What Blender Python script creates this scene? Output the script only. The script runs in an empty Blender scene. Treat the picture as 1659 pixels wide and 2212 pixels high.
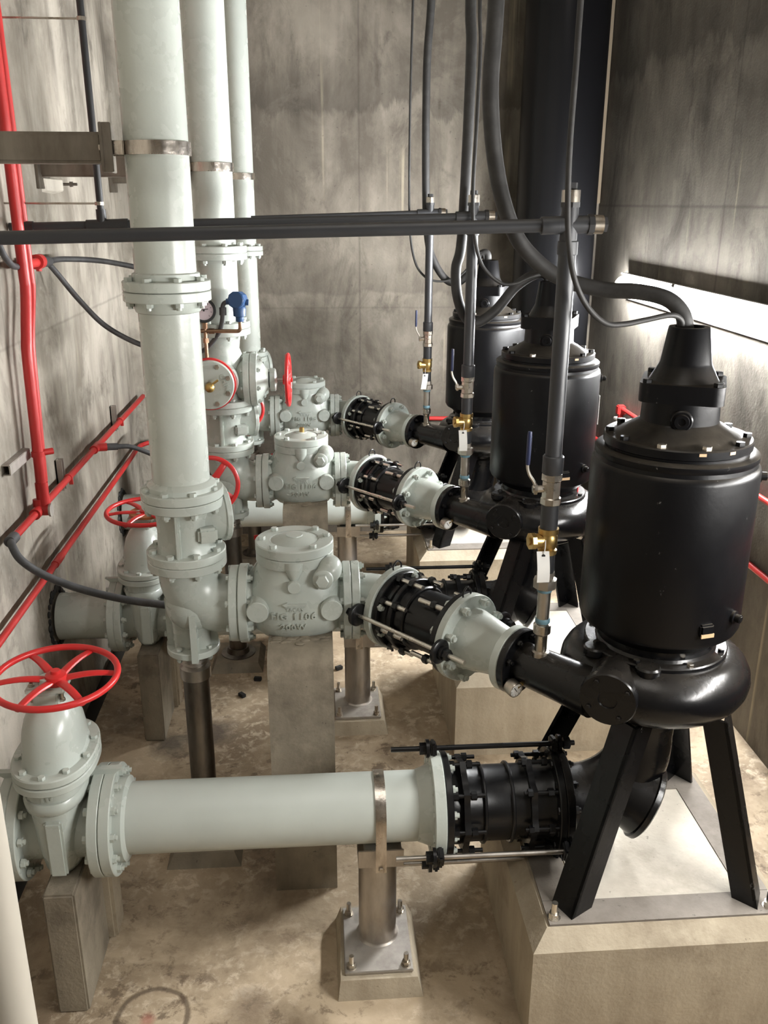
import bpy, bmesh, math, random
from mathutils import Vector as V, Matrix as MX
from mathutils.bvhtree import BVHTree
random.seed(7)
PI = math.pi
SCN = bpy.context.scene
COL = SCN.collection

# ------------------------------------------------------------------ materials
class NT:
    def __init__(s, name):
        s.m = bpy.data.materials.new(name); s.m.use_nodes = True
        s.t = s.m.node_tree; s.t.nodes.clear()
        s.out = s.t.nodes.new('ShaderNodeOutputMaterial')
        s.b = s.t.nodes.new('ShaderNodeBsdfPrincipled')
        s.t.links.new(s.b.outputs[0], s.out.inputs[0])
        s.tc = s.t.nodes.new('ShaderNodeTexCoord')
    def n(s, ty, **kw):
        x = s.t.nodes.new(ty)
        for k, v in kw.items():
            if k in x.inputs: x.inputs[k].default_value = v
            else: setattr(x, k, v)
        return x
    def l(s, a, b): s.t.links.new(a, b)
    def mapping(s, scale, loc=(0, 0, 0)):
        m = s.n('ShaderNodeMapping'); m.inputs['Scale'].default_value = scale; m.inputs['Location'].default_value = loc
        s.l(s.tc.outputs['Object'], m.inputs['Vector']); return m.outputs[0]
    def noise(s, scale, detail=4, rough=.55, sc=(1, 1, 1), loc=(0, 0, 0), dist=0):
        x = s.n('ShaderNodeTexNoise'); x.inputs['Scale'].default_value = scale; x.inputs['Detail'].default_value = detail
        x.inputs['Roughness'].default_value = rough; x.inputs['Distortion'].default_value = dist
        s.l(s.mapping(sc, loc), x.inputs['Vector']); return x.outputs['Fac']
    def ramp(s, fac, stops):
        r = s.n('ShaderNodeValToRGB'); e = r.color_ramp.elements
        while len(e) < len(stops): e.new(.5)
        for i, (p, c) in enumerate(stops):
            e[i].position = p; e[i].color = (c, c, c, 1) if isinstance(c, (int, float)) else (*c, 1)
        s.l(fac, r.inputs[0]); return r.outputs[0]
    def mix(s, fac, a, b, mode='MIX'):
        x = s.n('ShaderNodeMix', data_type='RGBA', blend_type=mode)
        for so, val in ((x.inputs[0], fac), (x.inputs[6], a), (x.inputs[7], b)):
            if hasattr(val, 'node'): s.l(val, so)
            elif isinstance(val, (int, float)): so.default_value = val
            else: so.default_value = (*val, 1)
        return x.outputs[2]
    def math(s, op, a, b=0.0, c=0.0):
        x = s.n('ShaderNodeMath', operation=op)
        for i, v in enumerate((a, b, c)):
            if hasattr(v, 'node'): s.l(v, x.inputs[i])
            else: x.inputs[i].default_value = v
        return x.outputs[0]
    def bump(s, h, strength=.3, dist=.01):
        b = s.n('ShaderNodeBump'); b.inputs['Strength'].default_value = strength; b.inputs['Distance'].default_value = dist
        s.l(h, b.inputs['Height']); s.l(b.outputs[0], s.b.inputs['Normal'])
    def col(s, c):
        if hasattr(c, 'node'): s.l(c, s.b.inputs['Base Color'])
        else: s.b.inputs['Base Color'].default_value = (*c, 1)

def paint(name, col, rough=.35, spec=.5, bumps=.12, bscale=60, dust=None, dustamt=.0, worn=None):
    t = NT(name)
    big = t.noise(3, 3)
    c = t.mix(t.ramp(big, [(.3, 0), (.75, 1)]), [x * .9 for x in col], [min(1, x * 1.06) for x in col])
    if dust:
        d = t.noise(9, 6, .65)
        g = t.n('ShaderNodeNewGeometry'); sx = t.n('ShaderNodeSeparateXYZ'); t.l(g.outputs['Normal'], sx.inputs[0])
        up = t.ramp(sx.outputs['Z'], [(.35, 0), (.95, 1)])
        f = t.math('MULTIPLY', up, t.ramp(d, [(.3, .2), (.7, 1)])); f = t.math('MULTIPLY', f, dustamt)
        c = t.mix(f, c, dust)
    if worn:
        w = t.ramp(t.noise(26, 5, .7, (1, 1, .6)), [(.66, 0), (.70, 1)])
        w = t.math('MULTIPLY', w, t.ramp(t.noise(3.1, 3, .6, (1, 1, 1), (5, 2, 1)), [(.52, 0), (.62, 1)]))
        c = t.mix(t.math('MULTIPLY', w, .55), c, worn)
    t.col(c)
    t.l(t.ramp(t.noise(7, 4), [(.3, max(.02, rough - .04)), (.7, rough + .05)]), t.b.inputs['Roughness'])
    t.b.inputs['Specular IOR Level'].default_value = spec
    h = t.math('ADD', t.noise(bscale, 3), t.math('MULTIPLY', t.noise(bscale * .3, 2), 1.2))
    t.bump(h, bumps, .004)
    return t.m

def metal(name, col, rough=.3, bumps=.05, dirt=None, dscale=8, dlo=.45, dhi=.7):
    t = NT(name)
    if dirt: t.col(t.mix(t.ramp(t.noise(dscale, 6, .65, (1, 1, .35)), [(dlo, 0), (dhi, 1)]), col, dirt))
    else: t.col(col)
    t.b.inputs['Metallic'].default_value = 1
    t.l(t.ramp(t.noise(12, 4), [(.3, max(.05, rough - .08)), (.7, rough + .12)]), t.b.inputs['Roughness'])
    t.bump(t.noise(40, 3), bumps, .003)
    return t.m

def rubber(name, col, rough=.55):
    t = NT(name)
    t.col(t.mix(t.ramp(t.noise(14, 5, .65), [(.45, 0), (.8, 1)]), col, [x * 1.7 + .012 for x in col]))
    t.b.inputs['Roughness'].default_value = rough
    t.bump(t.noise(90, 2), .1, .002)
    return t.m

def wall_concrete(name, lo, hi, stain, seams=(), tide=None, rust=0.0, axis='x', seed=0.0, dirt=1.0):
    t = NT(name)
    L = (seed, seed * 1.7, seed * .6)
    streak = t.noise(1.0, 6, .65, (3.4, 3.4, .62), L, .6)
    patch = t.noise(1.25, 8, .66, (1, 1, .75), L, .9)
    fine = t.noise(70, 4, .6)
    mid = t.noise(9, 5, .6, (1, 1, .5), L)
    f = t.math('ADD', t.math('MULTIPLY', streak, .35), t.math('MULTIPLY', patch, .65))
    c = t.mix(t.ramp(f, [(.41, 0), (.58, 1)]), lo, hi)
    c = t.mix(t.math('MULTIPLY', t.ramp(mid, [(.35, 0), (.75, 1)]), .30), c, [x * .72 for x in lo])
    # long damp runs
    d = t.ramp(t.noise(1.0, 5, .6, (3.0, 3.0, .30), (L[0] + 4, L[1], 2), .7), [(.51, 0), (.68, 1)])
    d = t.math('MULTIPLY', d, t.ramp(t.noise(1.3, 4, .6, (1, 1, .5), (L[0], 7, 1)), [(.42, 0), (.6, 1)]))
    c = t.mix(t.math('MULTIPLY', d, .75 * dirt), c, stain)
    pal = t.ramp(t.noise(1.7, 9, .70, (1, 1, .7), (L[0] + 2, 5, L[2]), .5), [(.53, 0), (.585, 1)])
    c = t.mix(t.math('MULTIPLY', pal, .28), c, [min(1, x * 1.22) for x in hi])
    mil = t.ramp(t.noise(2.1, 9, .72, (1, 1, .55), (L[0] + 6, 1, L[2] + 3), .6), [(.545, 0), (.64, 1)])
    c = t.mix(t.math('MULTIPLY', mil, .62 * dirt), c, [x * 1.3 for x in stain])
    # pale lime runs
    w = t.ramp(t.noise(1.0, 4, .6, (11, 11, .16), (L[0] + 9, 3, 5)), [(.62, 0), (.70, 1)])
    w = t.math('MULTIPLY', w, t.ramp(t.noise(1.7, 3, .5, (1, 1, .6), (2, L[1], 9)), [(.5, 0), (.6, 1)]))
    c = t.mix(t.math('MULTIPLY', w, .45), c, (.52, .46, .33))
    sx = t.n('ShaderNodeSeparateXYZ'); t.l(t.tc.outputs['Object'], sx.inputs[0])
    if tide:
        for (z0, amp, dz, amt) in tide:
            wv = t.noise(1.6, 8, .68, (1.2, 1.2, .28), (z0 * 3, 1, z0), .9)
            zz = t.math('ADD', sx.outputs['Z'], t.math('MULTIPLY', t.math('SUBTRACT', wv, .5), amp))
            dd = t.math('SUBTRACT', zz, z0)
            band = t.ramp(t.math('MULTIPLY_ADD', dd, 1.0 / dz, .5), [(0.0, 0), (.46, .0), (.51, 1), (1.0, 0)])
            c = t.mix(t.math('MULTIPLY', band, amt), c, stain)
    for (ax, pos, wid, amt) in seams:
        a = t.math('ABSOLUTE', t.math('SUBTRACT', sx.outputs[ax], t.math('MULTIPLY_ADD', mid, .012, pos - .006)))
        k = t.ramp(t.math('DIVIDE', a, wid), [(.0, 1), (1., 0)])
        c = t.mix(t.math('MULTIPLY', k, amt), c, stain)
    sp = t.ramp(t.noise(38, 3, .6), [(.68, 0), (.74, 1)])
    c = t.mix(t.math('MULTIPLY', sp, .35), c, [x * .45 for x in stain])
    t.col(c)
    t.l(t.ramp(patch, [(.3, .62), (.7, .86)]), t.b.inputs['Roughness'])
    t.b.inputs['Specular IOR Level'].default_value = .3
    t.bump(t.math('ADD', fine, t.math('MULTIPLY', mid, 1.6)), .32, .006)
    return t.m

def floor_concrete(name):
    t = NT(name)
    a = t.noise(1.6, 7, .65, (1, 1, 1), (3, 1, 0), .5)
    b = t.noise(6, 7, .7, (1, 1, 1), (1, 6, 0), .8)
    c = t.mix(t.ramp(a, [(.38, 0), (.60, 1)]), (.22, .165, .108), (.47, .375, .26))
    d = t.noise(16, 8, .72, (1, 1, 1), (2, 9, 0), .4)
    lightp = t.math('MULTIPLY', t.ramp(d, [(.50, 0), (.60, 1)]), t.ramp(t.noise(2.1, 5, .6, (1, 1, 1), (6, 3, 0)), [(.42, .15), (.58, 1)]))
    c = t.mix(t.math('MULTIPLY', lightp, .75), c, (.60, .50, .375))
    darkp = t.math('MULTIPLY', t.ramp(t.noise(11, 8, .74, (1, 1, 1), (8, 2, 0), .3), [(.52, 0), (.60, 1)]), t.ramp(t.noise(1.4, 4, .6, (1, 1, 1), (1, 13, 0)), [(.45, 0), (.6, 1)]))
    c = t.mix(t.math('MULTIPLY', darkp, .8), c, (.115, .08, .052))
    c = t.mix(t.math('MULTIPLY', t.ramp(t.noise(60, 4, .7), [(.66, 0), (.72, 1)]), .5), c, (.08, .06, .045))
    sx = t.n('ShaderNodeSeparateXYZ'); t.l(t.tc.outputs['Object'], sx.inputs[0])
    def ring(x0, y0, r, w, colr, amt, wob):
        dx = t.math('SUBTRACT', sx.outputs[0], x0); dy = t.math('SUBTRACT', sx.outputs[1], y0)
        d = t.math('SQRT', t.math('ADD', t.math('MULTIPLY', dx, dx), t.math('MULTIPLY', dy, dy)))
        d = t.math('ADD', d, t.math('MULTIPLY', t.math('SUBTRACT', b, .5), wob))
        k = t.ramp(t.math('DIVIDE', t.math('ABSOLUTE', t.math('SUBTRACT', d, r)), w), [(.35, 1), (1., 0)])
        return t.mix(t.math('MULTIPLY', k, amt), c, colr)
    c = ring(-.64, 2.445, .125, .014, (.08, .055, .035), .75, .03)
    c = ring(-.655, 2.44, .0, .035, (.36, .12, .09), .6, .06)
    c = ring(-.30, 2.46, .0, .10, (.13, .09, .06), .6, .16)
    c = ring(-.63, 4.25, .0, .17, (.07, .055, .045), .8, .22)
    c = ring(-.83, 4.15, .0, .14, (.06, .05, .04), .8, .2)
    t.col(c)
    t.l(t.ramp(a, [(.3, .45), (.7, .8)]), t.b.inputs['Roughness'])
    t.b.inputs['Specular IOR Level'].default_value = .35
    t.bump(t.math('ADD', t.noise(60, 4), t.math('MULTIPLY', b, 2)), .3, .006)
    return t.m

def pier_concrete(name, lo, hi, stain):
    t = NT(name)
    a = t.noise(1.0, 6, .62, (9, 9, 1.6))
    b = t.noise(3, 6, .65)
    c = t.mix(t.ramp(t.math('ADD', t.math('MULTIPLY', a, .5), t.math('MULTIPLY', b, .5)), [(.36, 0), (.64, 1)]), lo, hi)
    c = t.mix(t.math('MULTIPLY', t.ramp(t.noise(2.3, 6, .7, (1, 1, 1), (4, 2, 7)), [(.52, 0), (.66, 1)]), .6), c, stain)
    c = t.mix(t.math('MULTIPLY', t.ramp(t.noise(55, 3, .6), [(.68, 0), (.73, 1)]), .5), c, [x * .4 for x in stain])
    t.col(c); t.b.inputs['Roughness'].default_value = .8; t.b.inputs['Specular IOR Level'].default_value = .3
    t.bump(t.math('ADD', t.noise(70, 4), t.math('MULTIPLY', t.noise(12, 4), 1.4)), .35, .006)
    return t.m

def flat(name, col, rough=.5, metal_=0.0):
    t = NT(name); t.col(t.mix(t.noise(20, 3), [x * .92 for x in col], col)); t.b.inputs['Roughness'].default_value = rough
    t.b.inputs['Metallic'].default_value = metal_; return t.m

def emis(name, col, st):
    t = NT(name); t.col((.9, .9, .9)); t.b.inputs['Emission Color'].default_value = (*col, 1)
    t.b.inputs['Emission Strength'].default_value = st; return t.m

M = {}
M['grey'] = paint('grey_green_enamel', (.46, .50, .46), .28, .55, .16, 55, (.36, .30, .22), .22)
M['greypipe'] = paint('grey_green_brushed_enamel', (.50, .535, .49), .26, .5, .20, 45)
M['greysmooth'] = paint('grey_green_smooth_enamel', (.49, .525, .485), .33, .5, .10, 30)
M['black'] = paint('black_gloss_enamel', (.0032, .0032, .0037), .26, .36, .10, 70, (.13, .11, .085), .16, (.28, .27, .26))
M['blackm'] = paint('black_motor_enamel', (.0030, .0030, .0036), .34, .20, .08, 80, (.17, .145, .11), .30, (.30, .29, .28))
M['blacksteel'] = paint('black_coated_steel', (.0045, .0045, .005), .30, .42, .08, 70)
M['red'] = paint('red_enamel', (.56, .022, .022), .34, .5, .10, 40)
M['redcon'] = paint('red_conduit_paint', (.50, .030, .028), .40, .45, .10, 50, None, 0, (.45, .25, .22))
M['pvc'] = paint('dark_grey_plastic_pipe', (.030, .031, .034), .42, .45, .05, 60, (.16, .15, .13), .25)
M['pvcblk'] = paint('black_plastic_pipe', (.022, .022, .023), .40, .45, .05, 60, (.12, .11, .10), .25)
M['bigblack'] = flat('black_duct_coating', (.005, .005, .0057), .27)
M['bigblack'].node_tree.nodes['Principled BSDF'].inputs['Specular IOR Level'].default_value = .22
M['steel'] = metal('stainless_steel', (.52, .48, .42), .30, .05, (.32, .27, .21), 14)
M['strap'] = metal('dull_steel_strap', (.66, .61, .55), .26, .45, (.36, .31, .26), 18)
M['rodsteel'] = metal('bright_threaded_rod', (.74, .70, .63), .28, .06)
M['galv'] = metal('galvanised_steel', (.50, .47, .43), .55, .10, (.34, .31, .28), 10)
M['rawsteel'] = metal('mill_steel', (.52, .49, .45), .40, .08, (.27, .235, .20), 6, .4, .72)
M['beamsteel'] = metal('dull_brown_steel', (.27, .245, .21), .45, .08, (.15, .13, .105), 6, .4, .72)
M['darksteel'] = metal('rusty_dark_steel', (.27, .25, .225), .44, .12, (.09, .075, .062), 7, .38, .7)
M['brass'] = metal('brass', (.55, .38, .14), .38, .05, (.30, .20, .08), 20)
M['copper'] = metal('aged_copper', (.36, .23, .15), .38, .06, (.20, .12, .08), 16)
M['rubber'] = rubber('dusty_black_cable', (.019, .018, .017), .6)
M['hose'] = rubber('grey_flexible_conduit', (.05, .05, .052), .55)
M['blue'] = paint('blue_enamel', (.025, .075, .19), .4, .5, .06, 60)
M['bluegrip'] = flat('blue_vinyl_grip', (.012, .02, .07), .45)
M['white'] = flat('white_card', (.72, .71, .68), .7)
M['dial'] = flat('white_dial', (.78, .78, .76), .4)
M['pinkdial'] = flat('pale_pink_dial', (.52, .44, .47), .35)
M['ink'] = flat('black_ink', (.01, .01, .01), .6)
M['cream'] = flat('cream_post_paint', (.42, .39, .33), .5)
M['bare'] = flat('bare_cast_patch', (.45, .30, .17), .6)
M['orange'] = flat('orange_primer', (.30, .10, .03), .5)
M['teal'] = flat('teal_thread_sealant', (.12, .22, .27), .5)
M['rubberchip'] = flat('black_rubber_chip', (.01, .01, .01), .7)
M['pier'] = pier_concrete('pier_concrete', (.165, .14, .105), (.31, .27, .205), (.085, .07, .052))
M['plinth'] = pier_concrete('plinth_concrete', (.30, .25, .18), (.44, .38, .285), (.19, .15, .105))
M['grout'] = pier_concrete('pale_grout', (.46, .42, .355), (.61, .57, .49), (.32, .285, .23))
M['frameplate'] = pier_concrete('grey_frame_plate', (.16, .14, .12), (.25, .225, .195), (.10, .085, .07))
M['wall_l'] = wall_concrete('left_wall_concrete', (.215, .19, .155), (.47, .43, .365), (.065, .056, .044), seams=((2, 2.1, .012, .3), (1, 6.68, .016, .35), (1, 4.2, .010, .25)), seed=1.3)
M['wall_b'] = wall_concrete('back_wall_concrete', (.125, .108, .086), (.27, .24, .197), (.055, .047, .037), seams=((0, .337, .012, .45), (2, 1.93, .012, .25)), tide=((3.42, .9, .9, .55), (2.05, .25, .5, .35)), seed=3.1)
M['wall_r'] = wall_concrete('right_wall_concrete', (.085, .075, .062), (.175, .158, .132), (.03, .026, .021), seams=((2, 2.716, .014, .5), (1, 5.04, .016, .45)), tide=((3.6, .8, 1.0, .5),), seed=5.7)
M['floor'] = floor_concrete('floor_concrete')
M['gutter'] = flat('wet_dark_gutter', (.018, .015, .012), .35)
M['ceil'] = pier_concrete('ceiling_concrete', (.14, .12, .095), (.22, .19, .15), (.09, .075, .06))
M['lens_dim'] = emis('added_lamp_lens', (1.0, .985, .955), 100)  # emitter of the added out-of-view wall lamp
M['housing'] = flat('white_lamp_housing', (.55, .54, .52), .4)
M['lens'] = emis('lamp_lens', (.985, .995, 1.0), 190)
M['strip'] = flat('tan_joint_strip', (.26, .205, .14), .8)

# ------------------------------------------------------------------ mesh helpers
def frame(o, z, xh=None):
    z = V(z).normalized(); xh = V(xh) if xh is not None else (V((1, 0, 0)) if abs(z.x) < .9 else V((0, 1, 0)))
    y = z.cross(xh).normalized(); x = y.cross(z)
    m = MX((x, y, z)).transposed().to_4x4(); m.translation = V(o); return m

class MB:
    def __init__(s): s.v = []; s.f = []
    def _add(s, vs, fs):
        b = len(s.v); s.v += [V(p) for p in vs]; s.f += [[b + i for i in f] for f in fs]; return s
    def lathe(s, prof, o=(0, 0, 0), z=(0, 0, 1), n=36, cap=True, xh=None):
        m = frame(o, z, xh); vs = []; fs = []
        for r, h in prof:
            for i in range(n):
                a = 2 * PI * i / n; vs.append(m @ V((r * math.cos(a), r * math.sin(a), h)))
        K = len(prof); up = prof[-1][1] >= prof[0][1]
        for k in range(K - 1):
            for i in range(n):
                j = (i + 1) % n; q = [k * n + i, k * n + j, (k + 1) * n + j, (k + 1) * n + i]
                fs.append(q)
        if cap:
            fs.append(list(range(n))[::-1]); fs.append([(K - 1) * n + i for i in range(n)])
        return s._add(vs, fs)
    def cyl(s, a, b, r, n=24, r2=None, bev=0):
        a = V(a); b = V(b); L = (b - a).length; r2 = r if r2 is None else r2
        p = [(r, 0), (r2, L)] if not bev else [(r - bev, 0), (r, bev), (r2, L - bev), (r2 - bev, L)]
        return s.lathe(p, a, b - a, n)
    def ring(s, a, b, ro, ri, n=40, bev=.003):
        a = V(a); b = V(b); L = (b - a).length
        m = frame(a, b - a); vs = []; fs = []
        pr = [(ri, 0), (ro - bev, 0), (ro, bev), (ro, L - bev), (ro - bev, L), (ri, L)]
        for r, h in pr:
            for i in range(n):
                t = 2 * PI * i / n; vs.append(m @ V((r * math.cos(t), r * math.sin(t), h)))
        K = len(pr)
        for k in range(K):
            k2 = (k + 1) % K
            for i in range(n):
                j = (i + 1) % n; fs.append([k * n + i, k * n + j, k2 * n + j, k2 * n + i])
        return s._add(vs, fs)
    def box(s, c, d, R=None, bev=0.0):
        bm = bmesh.new(); bmesh.ops.create_cube(bm, size=1)
        for v in bm.verts: v.co = V((v.co.x * d[0], v.co.y * d[1], v.co.z * d[2]))
        if bev: bmesh.ops.bevel(bm, geom=bm.edges[:], offset=bev, segments=2, affect='EDGES')
        m = (R.to_4x4() if R is not None else MX.Identity(4)); m = MX.Translation(V(c)) @ m
        bm.verts.ensure_lookup_table(); bm.verts.index_update()
        s._add([m @ v.co for v in bm.verts], [[v.index for v in f.verts] for f in bm.faces]); bm.free(); return s
    def prism(s, poly, m, h):
        n = len(poly)
        vs = [m @ V((x, y, 0)) for x, y in poly] + [m @ V((x, y, h)) for x, y in poly]
        fs = [list(range(n))[::-1], list(range(n, 2 * n))] + [[i, (i + 1) % n, n + (i + 1) % n, n + i] for i in range(n)]
        return s._add(vs, fs)
    def tube(s, pts, r, n=14, smooth=0, cap=True, xh=None):
        P = [V(p) for p in pts]
        if smooth: P = catmull(P, smooth)
        R = r if isinstance(r, (list, tuple)) else None
        if R and len(R) != len(P):
            k = len(R) - 1; R = [R[min(k, int(i * k / (len(P) - 1)))] * (1 - (i * k / (len(P) - 1)) % 1) + R[min(k, int(i * k / (len(P) - 1)) + 1)] * ((i * k / (len(P) - 1)) % 1) for i in range(len(P))]
        vs = []; fs = []; T = (P[1] - P[0]).normalized()
        N = T.orthogonal().normalized() if xh is None else (V(xh) - T * T.dot(V(xh))).normalized()
        for i, p in enumerate(P):
            t = ((P[min(i + 1, len(P) - 1)] - P[max(i - 1, 0)])).normalized()
            q = T.rotation_difference(t); N = q @ N; N = (N - t * t.dot(N)).normalized(); T = t; B = t.cross(N)
            rr = R[i] if R else r
            for k in range(n):
                a = 2 * PI * k / n; vs.append(p + N * (rr * math.cos(a)) + B * (rr * math.sin(a)))
        for i in range(len(P) - 1):
            for k in range(n):
                j = (k + 1) % n; fs.append([i * n + k, i * n + j, (i + 1) * n + j, (i + 1) * n + k])
        if cap: fs.append(list(range(n))[::-1]); fs.append([(len(P) - 1) * n + k for k in range(n)])
        return s._add(vs, fs)
    def loft(s, rings, cap=True):
        n = len(rings[0]); vs = [p for r in rings for p in r]; fs = []
        for k in range(len(rings) - 1):
            for i in range(n):
                j = (i + 1) % n; fs.append([k * n + i, k * n + j, (k + 1) * n + j, (k + 1) * n + i])
        if cap: fs.append(list(range(n))[::-1]); fs.append([(len(rings) - 1) * n + i for i in range(n)])
        return s._add(vs, fs)
    def sphere(s, c, r, sc=(1, 1, 1), n=20):
        rings = []
        for k in range(1, 12):
            a = PI * k / 12; rings.append([V(c) + V((r * sc[0] * math.sin(a) * math.cos(2 * PI * i / n), r * sc[1] * math.sin(a) * math.sin(2 * PI * i / n), -r * sc[2] * math.cos(a))) for i in range(n)])
        return s.loft(rings)
    def torus(s, c, z, R, r, n=48, k=12, sc=1.0):
        m = frame(c, z); vs = []; fs = []
        for i in range(n):
            a = 2 * PI * i / n
            for j in range(k):
                b = 2 * PI * j / k; q = R + r * math.cos(b); vs.append(m @ V((q * math.cos(a), q * math.sin(a), r * sc * math.sin(b))))
        for i in range(n):
            for j in range(k):
                fs.append([i * k + j, ((i + 1) % n) * k + j, ((i + 1) % n) * k + (j + 1) % k, i * k + (j + 1) % k])
        return s._add(vs, fs)
    def mesh(s, name, mat, off=(0, 0, 0), angle=35):
        me = bpy.data.meshes.new(name); o = V(off)
        me.from_pydata([tuple(p - o) for p in s.v], [], s.f)
        bm = bmesh.new(); bm.from_mesh(me); bmesh.ops.recalc_face_normals(bm, faces=bm.faces[:]); bm.to_mesh(me); bm.free()
        me.polygons.foreach_set('use_smooth', [True] * len(me.polygons))
        me.set_sharp_from_angle(angle=math.radians(angle))
        me.materials.append(mat); me.update(); return me

def catmull(P, k):
    Q = [P[0] * 2 - P[1]] + P + [P[-1] * 2 - P[-2]]; out = []
    for i in range(1, len(Q) - 2):
        a, b, c, d = Q[i - 1], Q[i], Q[i + 1], Q[i + 2]
        for j in range(k):
            t = j / k
            out.append(.5 * ((2 * b) + (c - a) * t + (2 * a - 5 * b + 4 * c - d) * t * t + (3 * b - a - 3 * c + d) * t ** 3))
    out.append(P[-1]); return out

def superring(c, a, b, n=40, e=2.0, z=None):
    out = []
    for i in range(n):
        t = 2 * PI * i / n; ct, st = math.cos(t), math.sin(t)
        out.append(V(c) + V((a * math.copysign(abs(ct) ** (2 / e), ct), b * math.copysign(abs(st) ** (2 / e), st), 0)))
    return out

# ------------------------------------------------------------------ object helpers
def tag(o, label=None, cat=None, group=None, kind=None):
    for k, v in (('label', label), ('category', cat), ('group', group), ('kind', kind)):
        if v: o[k] = v
    return o
def thing(name, label, cat, loc=(0, 0, 0), group=None):
    o = bpy.data.objects.new(name, None); COL.objects.link(o); o.location = loc; o.empty_display_size = .05
    return tag(o, label, cat, group)
def part(name, mb, mat, par, label=None, angle=35):
    root = par
    off = V((0, 0, 0)); p = par
    while p: off += V(p.location); p = p.parent
    o = bpy.data.objects.new(name, mb.mesh(name, M[mat], off, angle)); COL.objects.link(o); o.parent = par
    if label: o['label'] = label
    return o
def solo(name, mb, mat, label, cat, loc=(0, 0, 0), group=None, angle=35):
    o = bpy.data.objects.new(name, mb.mesh(name, M[mat], loc, angle)); COL.objects.link(o); o.location = loc
    return tag(o, label, cat, group)
def struct(name, mb, mat):
    o = bpy.data.objects.new(name, mb.mesh(name, M[mat])); COL.objects.link(o); o['kind'] = 'structure'; return o
def wpos(o):
    off = V((0, 0, 0))
    while o: off += V(o.location); o = o.parent
    return off
BC = {}
def bolt_mesh(s, grip, mat, style='both'):
    k = (round(s, 4), round(grip, 4), mat, style)
    if k in BC: return BC[k]
    b = MB(); hz = grip / 2
    b.lathe([(s * .5, -hz), (s * .5, -hz - s * .36), (s * .46, -hz - s * .42)], n=6)
    b.lathe([(s * .29, -hz), (s * .29, hz + s * (.75 if style == 'both' else .0))], n=10)
    if style == 'both': b.lathe([(s * .5, hz), (s * .5, hz + s * .46)], n=6)
    BC[k] = b.mesh('bolt', M[mat]); return BC[k]
def bolts(par, c, z, R, n, s, grip, mat='grey', ph=0.0, name='bolt', skip=(), style='both'):
    m = frame(c, z); me = bolt_mesh(s, grip, mat, style); off = wpos(par)
    for i in range(n):
        if i in skip: continue
        a = ph + 2 * PI * i / n
        o = bpy.data.objects.new(name, me); COL.objects.link(o); o.parent = par
        q = m.copy(); q.translation = m @ V((R * math.cos(a), R * math.sin(a), 0)) - off; o.matrix_local = q @ MX.Rotation(a, 4, 'Z')
def one_bolt(par, c, z, s, grip=.0, mat='blackm', name='bolt', style='head'):
    m = frame(c, z); m.translation = V(c) - wpos(par)
    o = bpy.data.objects.new(name, bolt_mesh(s, grip, mat, style)); COL.objects.link(o); o.parent = par; o.matrix_local = m @ MX.Rotation(PI, 4, 'X'); return o
def dup(o, par=None):
    c = o.copy(); COL.objects.link(c)
    if par: c.parent = par
    for ch in list(o.children): dup(ch, c)
    return c
S = 1.7
def series(o, labels, names=None):
    """the same thing in the second and third pump bay"""
    out = [o]; o['label'] = labels[0]
    for k in range(1, len(labels)):
        if labels[k] is None: out.append(None); continue
        c = dup(o); c.location = V(o.location) + V((0, S * k, 0)); c['label'] = labels[k]; out.append(c)
    return out
def text_part(par, txt, c, right, up, size, depth, mat, target=None, name='raised_lettering', bold=.0):
    cu = bpy.data.curves.new('txt', 'FONT'); cu.body = txt; cu.size = size; cu.align_x = 'CENTER'; cu.align_y = 'CENTER'
    cu.space_character = 1.12; cu.extrude = depth / 2; cu.offset = bold; cu.resolution_u = 2
    to = bpy.data.objects.new('txt', cu); COL.objects.link(to)
    dg = bpy.context.evaluated_depsgraph_get(); me = bpy.data.meshes.new_from_object(to.evaluated_get(dg))
    bpy.data.objects.remove(to)
    right = V(right).normalized(); up = V(up).normalized(); nrm = right.cross(up).normalized(); off = wpos(par)
    bvh = None
    if target is not None:
        tv = [v.co + wpos(target) for v in target.data.vertices]; bvh = BVHTree.FromPolygons(tv, [list(p.vertices) for p in target.data.polygons])
    for v in me.vertices:
        u, w, h = v.co; p = V(c) + right * u + up * w
        if bvh:
            hit = bvh.ray_cast(p + nrm * .4, -nrm)
            if hit[0] is not None: p = hit[0]
        v.co = p + nrm * h - off
    me.materials.clear(); me.materials.append(M[mat]); me.update()
    o = bpy.data.objects.new(name, me); COL.objects.link(o); o.parent = par; return o

BAY = ('nearest', 'middle', 'farthest')

# ------------------------------------------------------------------ setting
LX, RX, BY, TOPZ, FY = -1.42, 2.245, 7.35, 5.6, -1.6
fm = MB().box(((-1.285 + RX + .3) / 2, (FY + BY) / 2, -.15), (RX + .3 + 1.285, BY - FY + .6, .3))
struct('floor', fm, 'floor')
struct('trim_1', MB().box((-1.36, (FY + BY) / 2, -.17), (.2, BY - FY, .1)), 'gutter')
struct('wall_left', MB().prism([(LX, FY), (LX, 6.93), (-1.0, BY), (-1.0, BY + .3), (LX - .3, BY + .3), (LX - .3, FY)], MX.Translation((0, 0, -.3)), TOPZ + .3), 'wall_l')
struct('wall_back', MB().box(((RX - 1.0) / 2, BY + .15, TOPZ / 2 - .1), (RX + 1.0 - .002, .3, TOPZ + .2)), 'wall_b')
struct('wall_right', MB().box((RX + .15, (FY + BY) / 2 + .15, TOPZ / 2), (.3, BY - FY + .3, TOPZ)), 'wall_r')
struct('wall_front', MB().box(((LX + RX) / 2, FY - .15, TOPZ / 2), (RX - LX + .6, .3, TOPZ)), 'wall_b')
struct('ceiling', MB().box(((LX + RX) / 2, (FY + BY) / 2, TOPZ + .1), (RX - LX + .6, BY - FY + .6, .2)), 'ceil')
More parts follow.
